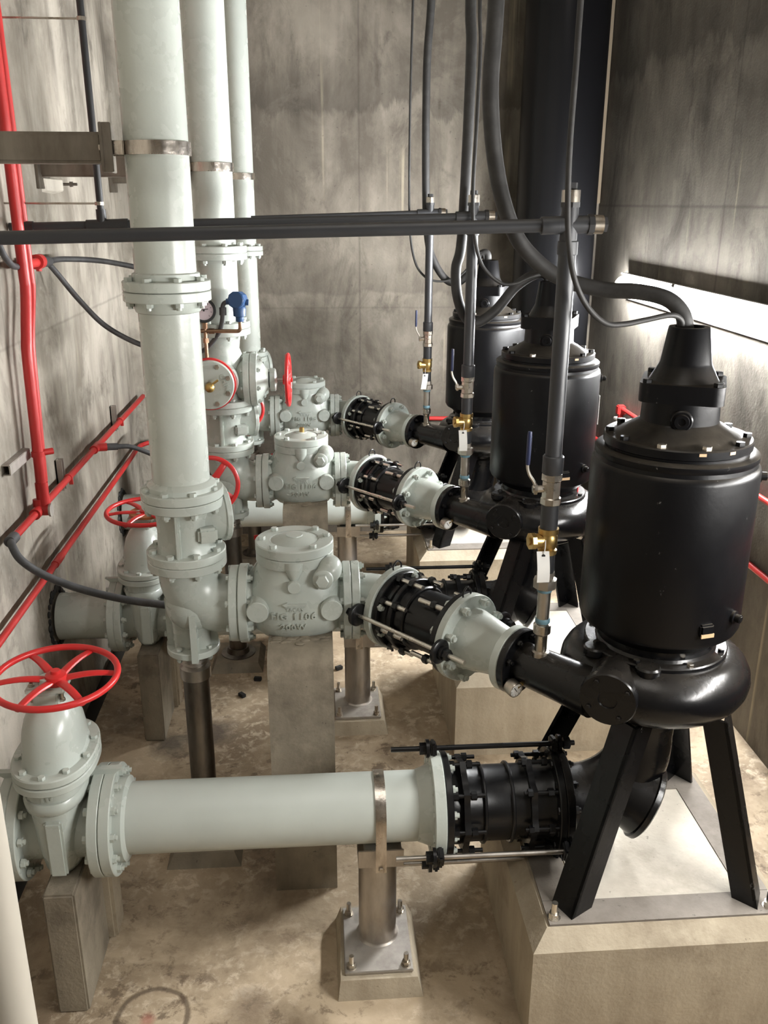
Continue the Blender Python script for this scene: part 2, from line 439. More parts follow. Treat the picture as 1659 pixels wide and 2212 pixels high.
struct('trim_2', MB().box((2.197, BY - .02, 3.9 + .03), (.085, .04, 2.4), bev=.004), 'strip')

# big black riser in the right corner
bp = MB().lathe([(.298, 0), (.298, 5.58)], (1.80, 6.97, 0), n=64)
solo('vent_duct', bp, 'bigblack', 'wide black vertical pipe standing in the far right corner', 'pipe', (1.80, 6.97, 0))

# ------------------------------------------------------------------ pump
PX, PY = 1.147, 2.72
ZT = .457
def make_plinth():
    o = (1.12, 2.70, 0)
    x0, x1, y0, y1 = .66, 1.585, 2.245, 3.165; c = .055
    r0 = [V((x0, y0, 0)), V((x1, y0, 0)), V((x1, y1, 0)), V((x0, y1, 0))]
    r1 = [p + V((0, 0, ZT - c)) for p in r0]
    r2 = [V((x0 + c, y0 + c, ZT)), V((x1 - c, y0 + c, ZT)), V((x1 - c, y1 - c, ZT)), V((x0 + c, y1 - c, ZT))]
    p = thing('concrete_plinth', '', 'plinth', o, 'concrete pump plinths')
    part('base_block', MB().loft([r0, r1, r2]), 'plinth', p, angle=20)
    part('grout_bed', MB().box((1.153, 2.70, ZT + .001), (.60, .58, .006)), 'grout', p, 'pale smooth grout bed')
    return p
series(make_plinth(), ['chamfered concrete plinth under the nearest black pump, at bottom right', 'chamfered concrete plinth under the middle black pump', 'chamfered concrete plinth under the farthest black pump, by the back wall'])

def angle_leg(top, foot, inner, side=.085, th=.012):
    """steel angle: outer corner runs top->foot, flanges open towards 'inner'"""
    mb = MB(); top = V(top); foot = V(foot)
    for d in inner:
        d = V(d).normalized(); other = V(inner[0] if d == V(inner[1]).normalized() else inner[1]).normalized()
        rings = []
        for p in (foot, top):
            rings.append([p, p + d * side, p + d * side + other * th, p + other * th])
        mb.loft(rings)
    return mb

def make_pump():
    p = thing('sewage_pump', '', 'pump', (PX, PY, ZT), 'black vertical pumps')
    c = (PX, PY, 0)
    body = [(.205, 1.345), (.23, 1.372), (.258, 1.388), (.266, 1.405), (.266, 1.93), (.262, 1.945), (.255, 1.952), (.253, 1.965), (.256, 1.97), (.256, 1.985), (.25, 1.99), (.228, 1.992)]
    part('motor_housing', MB().lathe(body, c, n=72), 'blackm', p)
    cover = [(.226, 1.992), (.226, 2.0), (.232, 2.004), (.232, 2.028), (.228, 2.032), (.196, 2.032), (.19, 2.036), (.15, 2.062), (.126, 2.075), (.122, 2.08), (.12, 2.13), (.12, 2.19)]
    cv = part('motor_cover', MB().lathe(cover, c, n=64), 'blackm', p)
    ch = MB()
    R = MX.Rotation(math.radians(-24), 3, 'Z')
    def plate(z0, z1, a, rc):
        pts = []
        for qx, qy, s0 in ((1, 1, 0), (-1, 1, 90), (-1, -1, 180), (1, -1, 270)):
            for k in range(7):
                t_ = math.radians(s0 + 15 * k); pts.append((qx * (a - rc) + rc * math.cos(t_), qy * (a - rc) + rc * math.sin(t_)))
        m = MX.Translation((PX, PY, z0)) @ R.to_4x4(); ch.prism(pts, m, z1 - z0)
    plate(2.150, 2.208, .127, .036)
    ch.lathe([(.118, 2.12), (.118, 2.14)], c, n=48)
    part('terminal_box', ch, 'blackm', cv)
    cap = MB().lathe([(.109, 2.206), (.103, 2.214), (.086, 2.246), (.081, 2.256), (.078, 2.264), (.063, 2.368), (.061, 2.372), (.045, 2.372), (.043, 2.35), (.001, 2.35)], c, n=40, cap=False)
    part('cable_cap', cap, 'blackm', p)
    for i in range(4):
        a = math.radians(-24 + 45 + 90 * i); one_bolt(p, (PX + .146 * math.cos(a), PY + .146 * math.sin(a), 2.208), (0, 0, 1), .030)
    for i in range(10):
        a = math.radians(20 + 36 * i); one_bolt(p, (PX + .212 * math.cos(a), PY + .212 * math.sin(a), 2.032), (0, 0, 1), .030, mat='steel' if i in (6, 7) else 'blackm')
    # round plug in the terminal chamber, facing the camera side
    d = V((-.35, -1, 0)).normalized(); q = V((PX, PY, 2.098)) + d * .112
    part('cable_plug', MB().lathe([(.034, 0), (.034, .012), (.03, .016), (.024, .016), (.022, .024), (.012, .024), (.011, .018), (.001, .018)], q, d, n=28, cap=False), 'blackm', cv)
    one_bolt(p, q + V((.044, -.002, 0)), (.2, -1, 0), .014)
    # plugs on the housing
    for ang, z in ((-12, 1.90), (-52, 1.475)):
        a = math.radians(ang); d = V((math.cos(a), math.sin(a), 0))
        part('inspection_plug', MB().lathe([(.022, -.006), (.022, .008), (.014, .010), (.014, .026)], c_ := V((PX, PY, z)) + d * .266, d, n=16), 'blackm', p)
        one_bolt(p, c_ + d * .02, d, .020)
    a = math.radians(-78); d = V((math.cos(a), math.sin(a), 0)); q = V((PX, PY, 1.455)) + d * .262
    sd = V((-d.y, d.x, 0))
    mb = MB().box(q, (.05, .03, .045), MX((sd, -d, V((0, 0, 1)))).transposed(), .006)
    lug = part('lifting_lug', mb, 'blackm', p)
    part('bare_patch', MB().box(q + d * .0145 - V((0, 0, .014)), (.046, .004, .013), MX((sd, -d, V((0, 0, 1)))).transposed()), 'bare', lug, 'patch of bare orange metal')
    for ang in (-93, -68):
        a = math.radians(ang); d = V((math.cos(a), math.sin(a), 0)); sd = V((-d.y, d.x, 0))
        part('bare_patch', MB().box(V((PX, PY, 2.022)) + d * .2308, (.022, .004, .009), MX((sd, -d, V((0, 0, 1)))).transposed()), 'bare', cv, 'chip of bare orange metal')
    # name plate on the right flank
    a = math.radians(-4); d = V((math.cos(a), math.sin(a), 0)); sd = V((-d.y, d.x, 0))
    rot = MX((sd, -d, V((0, 0, 1)))).transposed()
    npl = part('name_plate', MB().box(V((PX, PY, 1.74)) + d * .2665, (.10, .004, .15), rot, .001), 'white', p, 'white rating plate')
    part('plate_panel', MB().box(V((PX, PY, 1.755)) + d * .269, (.08, .002, .075), rot), 'ink', npl)
    a = math.radians(-22); d = V((math.cos(a), math.sin(a), 0)); sd = V((-d.y, d.x, 0))
    part('warning_sticker', MB().box(V((PX, PY, 1.325)) + d * .199, (.035, .004, .03), MX((sd, -d, V((0, 0, 1)))).transposed()), 'red', p, 'small red sticker')
    # bearing bracket and flange
    br = MB().lathe([(.196, 1.245), (.196, 1.35)], c, n=56)
    br.lathe([(.237, 1.275), (.24, 1.278), (.24, 1.302), (.236, 1.306), (.204, 1.306), (.198, 1.316)], c, n=56)
    part('bearing_bracket', br, 'black', p)
    for i in range(8):
        a = math.radians(10 + 45 * i); q = V((PX + .222 * math.cos(a), PY + .222 * math.sin(a), 1.306)); one_bolt(p, q, (0, 0, 1), .024, mat='steel' if i in (6,) else 'blackm')
    for ang in (195, 245):
        a = math.radians(ang)
        part('jacking_lug', MB().lathe([(.042, 0), (.042, .022), (.036, .028)], (PX + .235 * math.cos(a), PY + .235 * math.sin(a), 1.282), n=20), 'black', p)
    # volute: spiral casing
    mb = MB(); rings = []; n = 72; k = 20
    zc = 1.195
    for i in range(n):
        a = 2 * PI * i / n                     # grows up to the nozzle (angle measured from the nozzle outlet)
        ang = math.radians(232) + a
        gr = .088 + .014 * (1 - i / n) if i else .102
        gr = .098 - .012 * (i / n)
        R_ = .232 - .006 * (i / n)
        ring = []
        for j in range(k):
            b = 2 * PI * j / k; rr = R_ + gr * math.cos(b) * (1.03 if math.cos(b) > 0 else .9)
            ring.append(V((PX + rr * math.cos(ang), PY + rr * math.sin(ang), zc + gr * math.sin(b))))
        rings.append(ring)
    rings.append(rings[0]); mb.loft(rings, cap=False)
    mb.lathe([(.15, 1.09), (.235, 1.12), (.245, 1.27), (.20, 1.29)], c, n=56)
    vol = part('volute_casing', mb, 'black', p, angle=60)
    low = MB().lathe([(.10, 1.04), (.15, 1.05), (.205, 1.062), (.212, 1.068), (.212, 1.09), (.24, 1.095), (.24, 1.115), (.22, 1.13)], c, n=56)
    part('lower_cover', low, 'black', p)
    for ang in (-10,):
        a = math.radians(ang); d = V((math.cos(a), math.sin(a), 0)); q = V((PX, PY, 1.185)) + d * .325
        one_bolt(p, q, d, .026); part('drain_boss', MB().lathe([(.022, -.02), (.022, .006)], q, d, n=14), 'black', p)
    # discharge nozzle
    dd = V((.655, -.755, 0)).normalized(); F0 = V((.684, 2.811, 1.18))
    nz = MB().tube([F0 + dd * .0, F0 + dd * .10, F0 + dd * .22, F0 + dd * .29, F0 + dd * .33], [.076, .077, .080, .084, .086], n=36)
    noz = part('discharge_nozzle', nz, 'black', p, angle=50)
    part('nozzle_flange', MB().ring(F0, F0 + dd * .028, .122, .05, 40), 'black', p)
    bolts(p, F0 + dd * .008, dd, .098, 8, .024, .05, 'black', .39)
    for ang in (-60, 20, 100, 200):            # thickening ribs behind the flange
        pass
    # hand hole with round blank at the nozzle root
    hd = V((-.50, -.86, -.04)).normalized(); h0 = V((.905, 2.46, 1.215)) - hd * .145
    hh = MB().lathe([(.088, 0), (.088, .11), (.094, .115), (.094, .14), (.090, .145), (.032, .145), (.030, .139), (.001, .139)], h0, hd, n=40, cap=False)
    part('hand_hole_cover', hh, 'black', p)
    for i in range(4):
        a = math.radians(35 + 90 * i); m = frame(h0 + hd * .145, hd); one_bolt(p, m @ V((.072 * math.cos(a), .072 * math.sin(a), 0)), hd, .018, mat='black')
    # suction elbow
    path = [(.845, PY, .645), (.92, PY, .645), (.98, PY, .655), (1.045, PY, .69), (1.10, PY, .75), (1.135, PY, .83), (PX, PY, .93), (PX, PY, 1.06)]
    mb = MB().tube(catmull([V(q) for q in path], 4), [.128, .128, .128, .124, .118, .110, .100, .104], n=36, xh=(0, 1, 0))
    ce = V((1.045, 2.70, .715)); cd = V((.84, -.30, -.40)).normalized()
    mb.lathe([(.09, -.05), (.118, .02), (.124, .08), (.134, .115)], ce, cd, n=36)
    part('suction_elbow', mb, 'black', p, angle=60)
    cc = MB().lathe([(.134, 0), (.142, .004), (.142, .022), (.134, .028), (.05, .032)], ce + cd * .115, cd, n=40)
    part('clean_out_cover', cc, 'black', p)
    sf = MB().ring((.835, PY, .645), (.865, PY, .645), .192, .10, 44); part('suction_flange', sf, 'black', p)
    part('neck_ring', MB().lathe([(.098, .985), (.118, .99), (.118, 1.012), (.104, 1.02)], c, n=40), 'black', p)
    # legs
    fe = .462
    part('leg', angle_leg((1.01, 2.46, 1.10), (.802, 2.317, fe), ((-.46, .89, 0), (.85, .52, 0)), .098), 'black', p)
    part('leg', angle_leg((1.325, 2.475, 1.10), (1.446, 2.318, fe), ((-.72, .70, 0), (.52, .85, 0)), .088), 'black', p)
    part('leg', angle_leg((1.30, 2.965, 1.10), (1.455, 3.095, fe), ((-.75, -.66, 0), (.60, -.80, 0)), .088), 'black', p)
    part('leg', angle_leg((1.0, 2.965, 1.10), (.80, 3.095, fe), ((-.5, -.86, 0), (.75, -.66, 0)), .088), 'black', p)
    bf = MB()
    for (cx, cy, w, h) in ((1.125, 2.355, .80, .105), (1.125, 3.04, .80, .105), (.785, 2.70, .12, .58), (1.475, 2.70, .10, .58)):
        bf.box((cx, cy, ZT + .003), (w, h, .010))
    part('base_frame', bf, 'frameplate', p, 'grey flat base frame')
    for (x, y) in ((.747, 2.335), (1.492, 2.335), (1.492, 3.065), (.747, 3.065)):
        ab = MB().lathe([(.022, .462), (.022, .466)], (x, y, 0), n=16).lathe([(.018, .466), (.018, .484)], (x, y, 0), n=6).lathe([(.0105, .484), (.0105, .525)], (x, y, 0), n=12)
        part('anchor_bolt', ab, 'rodsteel', p, 'galvanised anchor bolt')
    return p
pump = make_pump()
series(pump, ['largest in view: nearest black vertical pump, on the plinth at lower right', 'middle black vertical pump, partly behind the vertical grey-black flushing pipe', 'farthest black vertical pump, half hidden behind the middle pump'])

# ------------------------------------------------------------------ suction line
SZ, SR = .645, .1255
def sx(x): return V((x, PY, SZ))
ws = thing('wall_pipe', '', 'pipe', (LX, PY, SZ), 'pipe stubs through the left wall')
part('pipe_barrel', MB().lathe([(SR, 0), (SR, 1.085 - 1.44 + .66)], (-1.40, PY, SZ), (1, 0, 0), n=48), 'greypipe', ws)
part('flange', MB().ring(sx(-1.123), sx(-1.087), .196, .10, 48), 'grey', ws)
ann = MB()
for i in range(26):
    a = 2 * PI * i / 26; rr = .152 + random.uniform(-.008, .012); ann.sphere((LX + .004, PY + rr * math.cos(a), SZ + rr * math.sin(a)), random.uniform(.014, .024), (.5, 1, 1), 8)
part('sealant_ring', ann, 'ink', ws, 'ragged black sealant around the hole')
series(ws, ['grey pipe stub out of the left wall beside the nearest valve, at left edge', 'grey pipe stub with ragged sealant out of the left wall, in mid picture left', 'farthest grey pipe stub out of the left wall, behind the second red handwheel'])

def handwheel(par, c, z, R, spokes, r=.0115, dish=.02, hub=.03, mat='red', ph=0.2, plate=False):
    m = frame(c, z)
    mb = MB().torus(c, z, R, r, 56, 12)
    mb.lathe([(hub, -.03), (hub * 1.15, -.012), (hub, .008), (hub * .5, .014), (hub * .45, .024)], c, z, n=24)
    w = part('handwheel', mb, mat, par, 'red handwheel')
    for i in range(spokes):
        a = ph + 2 * PI * i / spokes; d = V((math.cos(a), math.sin(a), 0)); n_ = V((-d.y, d.x, 0))
        rings = []
        for k in range(9):
            u = k / 8; rr = hub * .7 + (R - hub * .7) * u; zz = -.010 + dish * math.sin(u * PI) * .55; w_ = .017 - .004 * u; h_ = .009 - .002 * u
            cc = d * rr + V((0, 0, zz)); rings.append([m @ (cc + n_ * (w_ * math.cos(q)) + V((0, 0, h_ * math.sin(q)))) for q in [2 * PI * j / 10 for j in range(10)]])
        part('spoke', MB().loft(rings), mat, w)
    if plate:
        part('gear_plate', MB().lathe([(.088, -.035), (.088, -.023)], c, z, n=32), 'orange', w, 'orange drilled disc under the wheel')
    return w

GX = -.935
gv = thing('gate_valve', '', 'valve', (GX, PY, SZ - .24), 'grey gate valves with red handwheels')
bd = MB().lathe([(.140, 0), (.126, .03), (.126, .24), (.140, .27)], (-1.067, PY, SZ), (1, 0, 0), n=48)
rings = []
for z, a, b, e in ((.500, .045, .08, 2.3), (.512, .056, .115, 2.4), (.55, .064, .150, 2.6), (.645, .072, .172, 2.8), (.74, .082, .168, 2.8), (.83, .098, .168, 2.6), (.885, .108, .170, 2.5)):
    rings.append(superring((GX, PY, z), a, b, 44, e))
bd.loft(rings)
bd.loft([superring((GX, PY, z), a, b, 44, 2.5) for z, a, b in ((.79, .092, .170), (.80, .104, .182), (.828, .108, .186), (.84, .100, .178))])
bd.box((GX + .012, PY - .170, .66), (.060, .022, .22), None, .008)
for s in (-1, 1):   # webs from bonnet flange to pipe flanges
    bd.prism([(0, 0), (.085, 0), (0, .11)], MX.Translation((GX + s * .105, PY + .012, .86)) @ MX.Rotation(PI / 2, 4, 'X') @ MX.Scale(s, 4, (1, 0, 0)) @ MX.Rotation(-PI / 2, 4, 'Z'), .024)
gvb = part('body', bd, 'grey', gv, angle=45)
part('flange', MB().ring(sx(-1.087), sx(-1.051), .196, .10, 48), 'grey', gv)
part('flange', MB().ring(sx(-.819), sx(-.782), .196, .10, 48), 'grey', gv)
bf = MB()
for z0, z1 in ((.885, .914), (.917, .946)):
    bf.loft([superring((GX, PY, z), a, b, 56, 2.3) for z, a, b in ((z0, .134, .196), (z0 + .004, .138, .2), (z1 - .004, .138, .2), (z1, .134, .196))])
part('bonnet_flange', bf, 'grey', gv)
dm = MB().loft([superring((GX, PY, z), a, b, 44, 2.3) for z, a, b in ((.940, .108, .165), (.955, .102, .158), (1.00, .100, .150), (1.05, .094, .138), (1.09, .084, .118), (1.12, .068, .092), (1.14, .050, .062), (1.15, .045, .05))])
part('bonnet', dm, 'grey', gv, angle=60)
for i in range(10):
    a = 2 * PI * (i + .5) / 10; one_bolt(gv, (GX + .120 * math.cos(a), PY + .180 * math.sin(a), .946), (0, 0, 1), .026, mat='grey')
yk = MB().box((GX, PY, 1.155), (.082, .10, .06), None, .006).box((GX, PY, 1.19), (.13, .085, .022), None, .005).lathe([(.032, 1.185), (.028, 1.225)], (GX, PY, 0), n=20)
part('gland', yk, 'grey', gv)
for s in (-1, 1):
    one_bolt(gv, (GX + s * .048, PY - .02, 1.175), (0, 0, -1), .022, .045, mat='steel', style='both')
part('stem', MB().cyl((GX + .012, PY, 1.15), (GX + .03, PY, 1.24), .014, 14), 'rawsteel', gv)
WC = V((-.905, 2.72, 1.225))
w0 = handwheel(gv, WC, (0.02, -.03, 1), .2, 6, .0115, .018, .034, ph=.15)
bolts(gv, sx(-1.087), (1, 0, 0), .168, 12, .031, .078, 'grey', .26)
bolts(gv, sx(-.782), (1, 0, 0), .168, 12, .031, .078, 'grey', .26)
text_part(gv, '10', (GX, PY - .17, .862), (1, 0, 0), (0, 0, 1), .042, .006, 'grey', gvb, bold=.0012)
gvs = series(gv, ['nearest grey gate valve, whole red handwheel at left edge of the photo', 'middle grey gate valve, red wheel with orange disc, left behind the riser', 'farthest grey gate valve, hidden behind the nearest riser pipe'])
hw = [c for c in gvs[1].children if c.name.startswith('handwheel')][0]
m1 = MB().lathe([(.088, -.035), (.088, -.023)], WC + V((0, S, .02)), (0.02, -.03, 1), n=32)
part('gear_plate', m1, 'orange', gvs[1], 'orange drilled disc under the wheel')

gp = thing('concrete_pier', '', 'pier', (-.94, 2.72, 0), 'concrete piers under the gate valves')
part('pier_block', MB().box((-.920, 2.655, .2575), (.108, .33, .515), None, .007), 'pier', gp)
part('mortar_backing', MB().box((-.885, 2.885, .24), (.10, .13, .48), None, .012), 'plinth', gp)
0 and part('mortar_skirt', MB().loft([[V((-.868, 2.47, 0)), V((-.80, 2.62, 0)), V((-.80, 2.93, 0)), V((-.868, 2.95, 0))], [V((-.869, 2.50, .16)), V((-.862, 2.60, .30)), V((-.862, 2.90, .30)), V((-.869, 2.91, .30))]]), 'pier', gp)
series(gp, ['slim concrete pier under the nearest gate valve, at bottom left', 'slim concrete pier under the middle gate valve, behind the nearest handwheel', 'slim concrete pier under the farthest gate valve, hidden behind the rest'])

sp = thing('suction_pipe', '', 'pipe', (-.2, PY, SZ), 'grey horizontal suction pipes')
part('pipe_barrel', MB().lathe([(SR, -.75), (SR, .385)], (0, PY, SZ), (1, 0, 0), n=64), 'greysmooth', sp)
part('flange', MB().ring(sx(-.78), sx(-.742), .196, .10, 56), 'grey', sp)
part('hub', MB().lathe([(.150, 0), (.148, .028), (.130, .036), (.1255, .038)], sx(-.742), (1, 0, 0), n=48), 'grey', sp)
part('flange', MB().ring(sx(.368), sx(.41), .192, .10, 56), 'grey', sp)
part('hub', MB().lathe([(.1255, 0), (.145, .05)], sx(.318), (1, 0, 0), n=48), 'grey', sp)
series(sp, ['nearest thick grey horizontal pipe, across the lower middle of the photo', 'middle thick grey horizontal pipe, hidden behind the nearest check valve', 'farthest thick grey horizontal pipe, behind the pier of the middle check valve'])

ps = thing('pipe_support', '', 'pipe support', (.175, PY, 0), 'steel pipe support pedestals')
part('grout_pad', MB().loft([[V((x, y, 0)) for x, y in ((.02, 2.47), (.33, 2.47), (.33, 2.87), (.02, 2.87))], [V((x, y, .075)) for x, y in ((.03, 2.49), (.31, 2.49), (.30, 2.85), (.04, 2.85))]]), 'plinth', ps)
part('base_plate', MB().box((.171, 2.67, .082), (.25, .32, .014), None, .003), 'galv', ps)
part('column', MB().lathe([(.082, .088), (.074, .094), (.071, .10), (.071, .455)], (.177, 2.70, 0), n=36), 'rawsteel', ps)
sd = MB().box((.185, 2.70, .458), (.165, .15, .012), None, .002).box((.185, 2.628, .49), (.165, .008, .075), None, .002).box((.185, 2.772, .49), (.165, .008, .075), None, .002).box((.185, 2.70, .49), (.12, .12, .06))
part('saddle', sd, 'rawsteel', ps)
st = MB()
ringo = []
for r in (SR + .002, SR + .007):
    pass
pts = []
for k in range(25):
    a = math.radians(-8 + 196 * k / 24); pts.append((math.cos(a), math.sin(a)))
out = [(.142, -.19)] + []
for (y_, z_) in [(1, 0)]: pass
def strap(mb, cx, w, cy, cz, r0, r1, zb):
    prof = []
    for k in range(33):
        a = PI * k / 32; prof.append((math.cos(a), math.sin(a)))
    outer = [(r1, zb)] + [(r1 * x, r1 * y) for x, y in prof] + [(-r1, zb)]
    inner = [(-r0, zb)] + [(r0 * x, r0 * y) for x, y in prof[::-1]] + [(r0, zb)]
    poly = outer + inner
    n = len(outer)
    for sgn in (0, 1):
        pass
    vs = []
    for xx in (cx - w / 2, cx + w / 2):
        vs += [V((xx, cy + y, cz + z)) for y, z in outer] + [V((xx, cy + y, cz + z)) for y, z in inner[::-1]]
    N = 2 * n; fs = []
    for i in range(n - 1):
        fs += [[i, i + 1, n + i + 1, n + i], [N + i, N + n + i, N + n + i + 1, N + i + 1], [i, N + i, N + i + 1, i + 1], [n + i, n + i + 1, N + n + i + 1, N + n + i]]
    fs += [[0, n, N + n, N], [n - 1, N + n - 1, N + 2 * n - 1, 2 * n - 1]]
    mb._add(vs, fs); return mb
strap(st, .183, .038, PY, SZ, .1262, .1312, -.185)
sto = part('strap', st, 'strap', ps, 'shiny flat steel strap over the pipe')
one_bolt(ps, (.183, PY - .131, .475), (0, -1, 0), .02, mat='steel')
for dx in (-.1, .1):
    for dy in (-.135, .125):
        ab = MB().lathe([(.018, .089), (.018, .093)], (.171 + dx, 2.67 + dy, 0), n=14).lathe([(.015, .093), (.015, .108)], (.171 + dx, 2.67 + dy, 0), n=6).lathe([(.009, .108), (.009, .142)], (.171 + dx, 2.67 + dy, 0), n=10)
        part('anchor_bolt', ab, 'steel', ps)
series(ps, ['nearest steel pipe support, its strap over the lowest grey pipe', 'middle steel pipe support, beside the pier of the nearest check valve', 'farthest steel pipe support, its strap over the farthest horizontal pipe'])

# suction coupling (black)
sc = thing('suction_coupling', '', 'coupling', (.62, PY, SZ), 'black couplings on the suction pipes')
part('sleeve', MB().lathe([(.142, .41), (.142, .47), (.135, .48), (.135, .79), (.142, .80), (.142, .835)], (0, PY, SZ), (1, 0, 0), n=48), 'blacksteel', sc)
for x0, x1, ro in ((.411, .436, .190), (.810, .835, .192)):
    part('flange_ring', MB().ring(sx(x0), sx(x1), ro, .13, 48), 'blacksteel', sc)
for x0, x1, ro, lobes in ((.475, .497, .158, 8), (.715, .737, .158, 8)):
    mb = MB(); ringp = []
    N = 64
    for xx in (x0, x1):
        ringp.append([V((xx, PY + (ro + .020 * max(0, math.cos(8 * q)) ** 2) * math.cos(q), SZ + (ro + .020 * max(0, math.cos(8 * q)) ** 2) * math.sin(q))) for q in [2 * PI * i / N for i in range(N)]])
    mb.loft(ringp); part('gland_ring', mb, 'blacksteel', sc, angle=50)
for x0, x1 in ((.55, .562), (.65, .662)):
    part('body_rib', MB().ring(sx(x0), sx(x1), .145, .12, 48), 'blacksteel', sc)
for k in range(8):
    a = 2 * PI * k / 8 + .0
    for x0, x1 in ((.425, .55), (.69, .825)):
        q = V((0, PY + .165 * math.cos(a), SZ + .165 * math.sin(a)))
        mb = MB().cyl(q + V((x0, 0, 0)), q + V((x1, 0, 0)), .008, 10)
        mb.cyl(q + V((x0 + .012, 0, 0)), q + V((x0 + .03, 0, 0)), .016, 6).cyl(q + V((x1 - .05, 0, 0)), q + V((x1 - .03, 0, 0)), .016, 6)
        part('stud', mb, 'blacksteel', sc)
for a in (math.radians(75), math.radians(200), math.radians(248), math.radians(315)):
    q = V((0, PY + .210 * math.cos(a), SZ + .210 * math.sin(a)))
    mb = MB().cyl(q + V((.23, 0, 0)), q + V((.91, 0, 0)), .0095, 12)
    part('tie_rod', mb, 'blacksteel' if a < 2 else 'rawsteel', sc)
    for xx in (.335, .868): part('rod_nut', MB().cyl(q + V((xx, 0, 0)), q + V((xx + .024, 0, 0)), .022, 6), 'blacksteel', sc)
    for xx in (.358, .845): part('rod_washer', MB().lathe([(.034, 0), (.034, .012)], q + V((xx, 0, 0)), (1, 0, 0), n=18), 'blacksteel', sc)
    for xx in (.385, .83):
        rin = V((0, -math.cos(a), -math.sin(a))); part('tie_lug', MB().box(q + V((xx, 0, 0)) + rin * .012, (.022, .075, .062), MX.Rotation(a, 3, 'X'), .006), 'blacksteel', sc)
bolts(sc, sx(.405), (1, 0, 0), .166, 12, .03, .055, 'grey', .12)
bolts(sc, sx(.842), (1, 0, 0), .164, 12, .028, .05, 'blacksteel', .12)
series(sc, ['nearest black bolted coupling between the lowest grey pipe and nearest pump', 'middle black bolted coupling, seen just above the nearest discharge coupling', 'farthest black bolted coupling, low beside the farthest plinth'])

# ------------------------------------------------------------------ discharge line
CY, ZD = 3.365, 1.18
dd = V((.655, -.755, 0)).normalized()
BIG = V((.523, 3.016, ZD)); LEF = V((.295, 3.279, ZD)); LEF = BIG - dd * .338
NF = V((.684, 2.811, ZD))
rd = thing('reducer', '', 'pipe reducer', tuple(BIG), 'grey pipe reducers')
L = (NF - BIG).length
rdm = MB().lathe([(.118, .0), (.118, .05), (.112, .08), (.088, L - .055), (.082, L - .03), (.082, L - .01)], BIG, dd, n=48)
rdb = part('cone', rdm, 'grey', rd, angle=40)
part('flange', MB().ring(BIG, BIG + dd * .034, .170, .08, 56), 'grey', rd)
part('flange', MB().ring(NF - dd * .032, NF, .122, .06, 48), 'grey', rd)
bolts(rd, BIG + dd * .014, dd, .146, 8, .034, .072, 'grey', .39)
series(rd, ['pale grey cone reducer beside the nearest pump nozzle', 'grey cone reducer beside the middle pump nozzle, above the nearest coupling', 'farthest grey cone reducer, in front of the back wall'])

dc = thing('discharge_coupling', '', 'coupling', tuple((BIG + LEF) / 2), 'black couplings on the discharge pipes')
Lc = (BIG - LEF).length
dl = lambda x: LEF + dd * x
part('sleeve', MB().lathe([(.140, .02), (.140, .055), (.128, .065), (.125, .11), (.118, .12), (.118, Lc - .03), (.135, Lc - .02)], LEF, dd, n=56), 'blacksteel', dc)
part('flange_ring', MB().ring(dl(.0), dl(.026), .160, .10, 56), 'blacksteel', dc)
part('flange_ring', MB().ring(dl(Lc - .026), dl(Lc), .166, .10, 56), 'blacksteel', dc)
part('gland_ring', MB().ring(dl(.072), dl(.092), .150, .115, 56), 'blacksteel', dc)
part('gland_ring', MB().ring(dl(.125), dl(.140), .132, .112, 56, .005), 'blacksteel', dc)
m = frame(LEF, dd, (0, 0, 1))
for k in range(8):
    a = 2 * PI * k / 8 + .2
    q = V((.148 * math.cos(a), .148 * math.sin(a), 0))
    mb = MB().cyl(m @ (q + V((0, 0, .03))), m @ (q + V((0, 0, .155))), .0095, 12)
    part('stud', mb, 'rodsteel', dc, 'bright steel stud')
    for z0, z1 in ((.028, .046), (.092, .112)): part('nut', MB().cyl(m @ (q + V((0, 0, z0))), m @ (q + V((0, 0, z1))), .019, 6), 'blacksteel', dc)
    a += .39; q = V((.150 * math.cos(a), .150 * math.sin(a), 0))
    if k % 2 == 0:
        mb = MB().cyl(m @ (q + V((0, 0, Lc - .15))), m @ (q + V((0, 0, Lc - .02))), .0095, 12); part('stud', mb, 'rodsteel', dc, 'bright steel stud')
        mb = MB().cyl(m @ (q + V((0, 0, Lc - .085))), m @ (q + V((0, 0, Lc - .065))), .018, 6); part('nut', mb, 'blacksteel', dc)
# two long tie rods: towards the camera side and behind
side = V((-dd.y, dd.x, 0))          # horizontal normal, pointing away from camera
for sgn, dz in ((-1, .018), (1, .0)):
    q = side * (.188 * sgn) + V((0, 0, dz))
    part('tie_rod', MB().cyl(LEF - dd * .10 + q, BIG + dd * .165 + q, .0085, 14), 'rodsteel', dc, 'long bright threaded rod')
    for base, s_ in ((LEF - dd * .035, -1), (BIG + dd * .036, 1)):
        mb = MB().lathe([(.038, 0), (.046, .004), (.046, .016), (.040, .020), (.026, .020), (.026, .036)], base + q, dd * s_, n=28)
        part('rod_washer', mb, 'blacksteel', dc)
        part('rod_nut', MB().cyl(base + q + dd * s_ * .036, base + q + dd * s_ * .056, .022, 6), 'blacksteel', dc)
for xx in (-.012, Lc + .012):
    pts = [m @ V((.165 + .035 * math.sin(t_), .022 * math.cos(t_), xx)) for t_ in [PI * k / 10 for k in range(11)]]
    part('lifting_eye', MB().tube([dl(xx) + V((0, 0, .155)) + side * .02, dl(xx) + V((0, 0, .185)) + side * .022, dl(xx) + V((0, 0, .203)), dl(xx) + V((0, 0, .185)) - side * .022, dl(xx) + V((0, 0, .155)) - side * .02], .0035, 8, 5), 'blacksteel', dc)
series(dc, ['black glossy coupling with long bright rod, beside the nearest check valve', 'black glossy coupling with long bright rod, beside the middle check valve', 'farthest black glossy coupling with bright rod, against the back wall'])

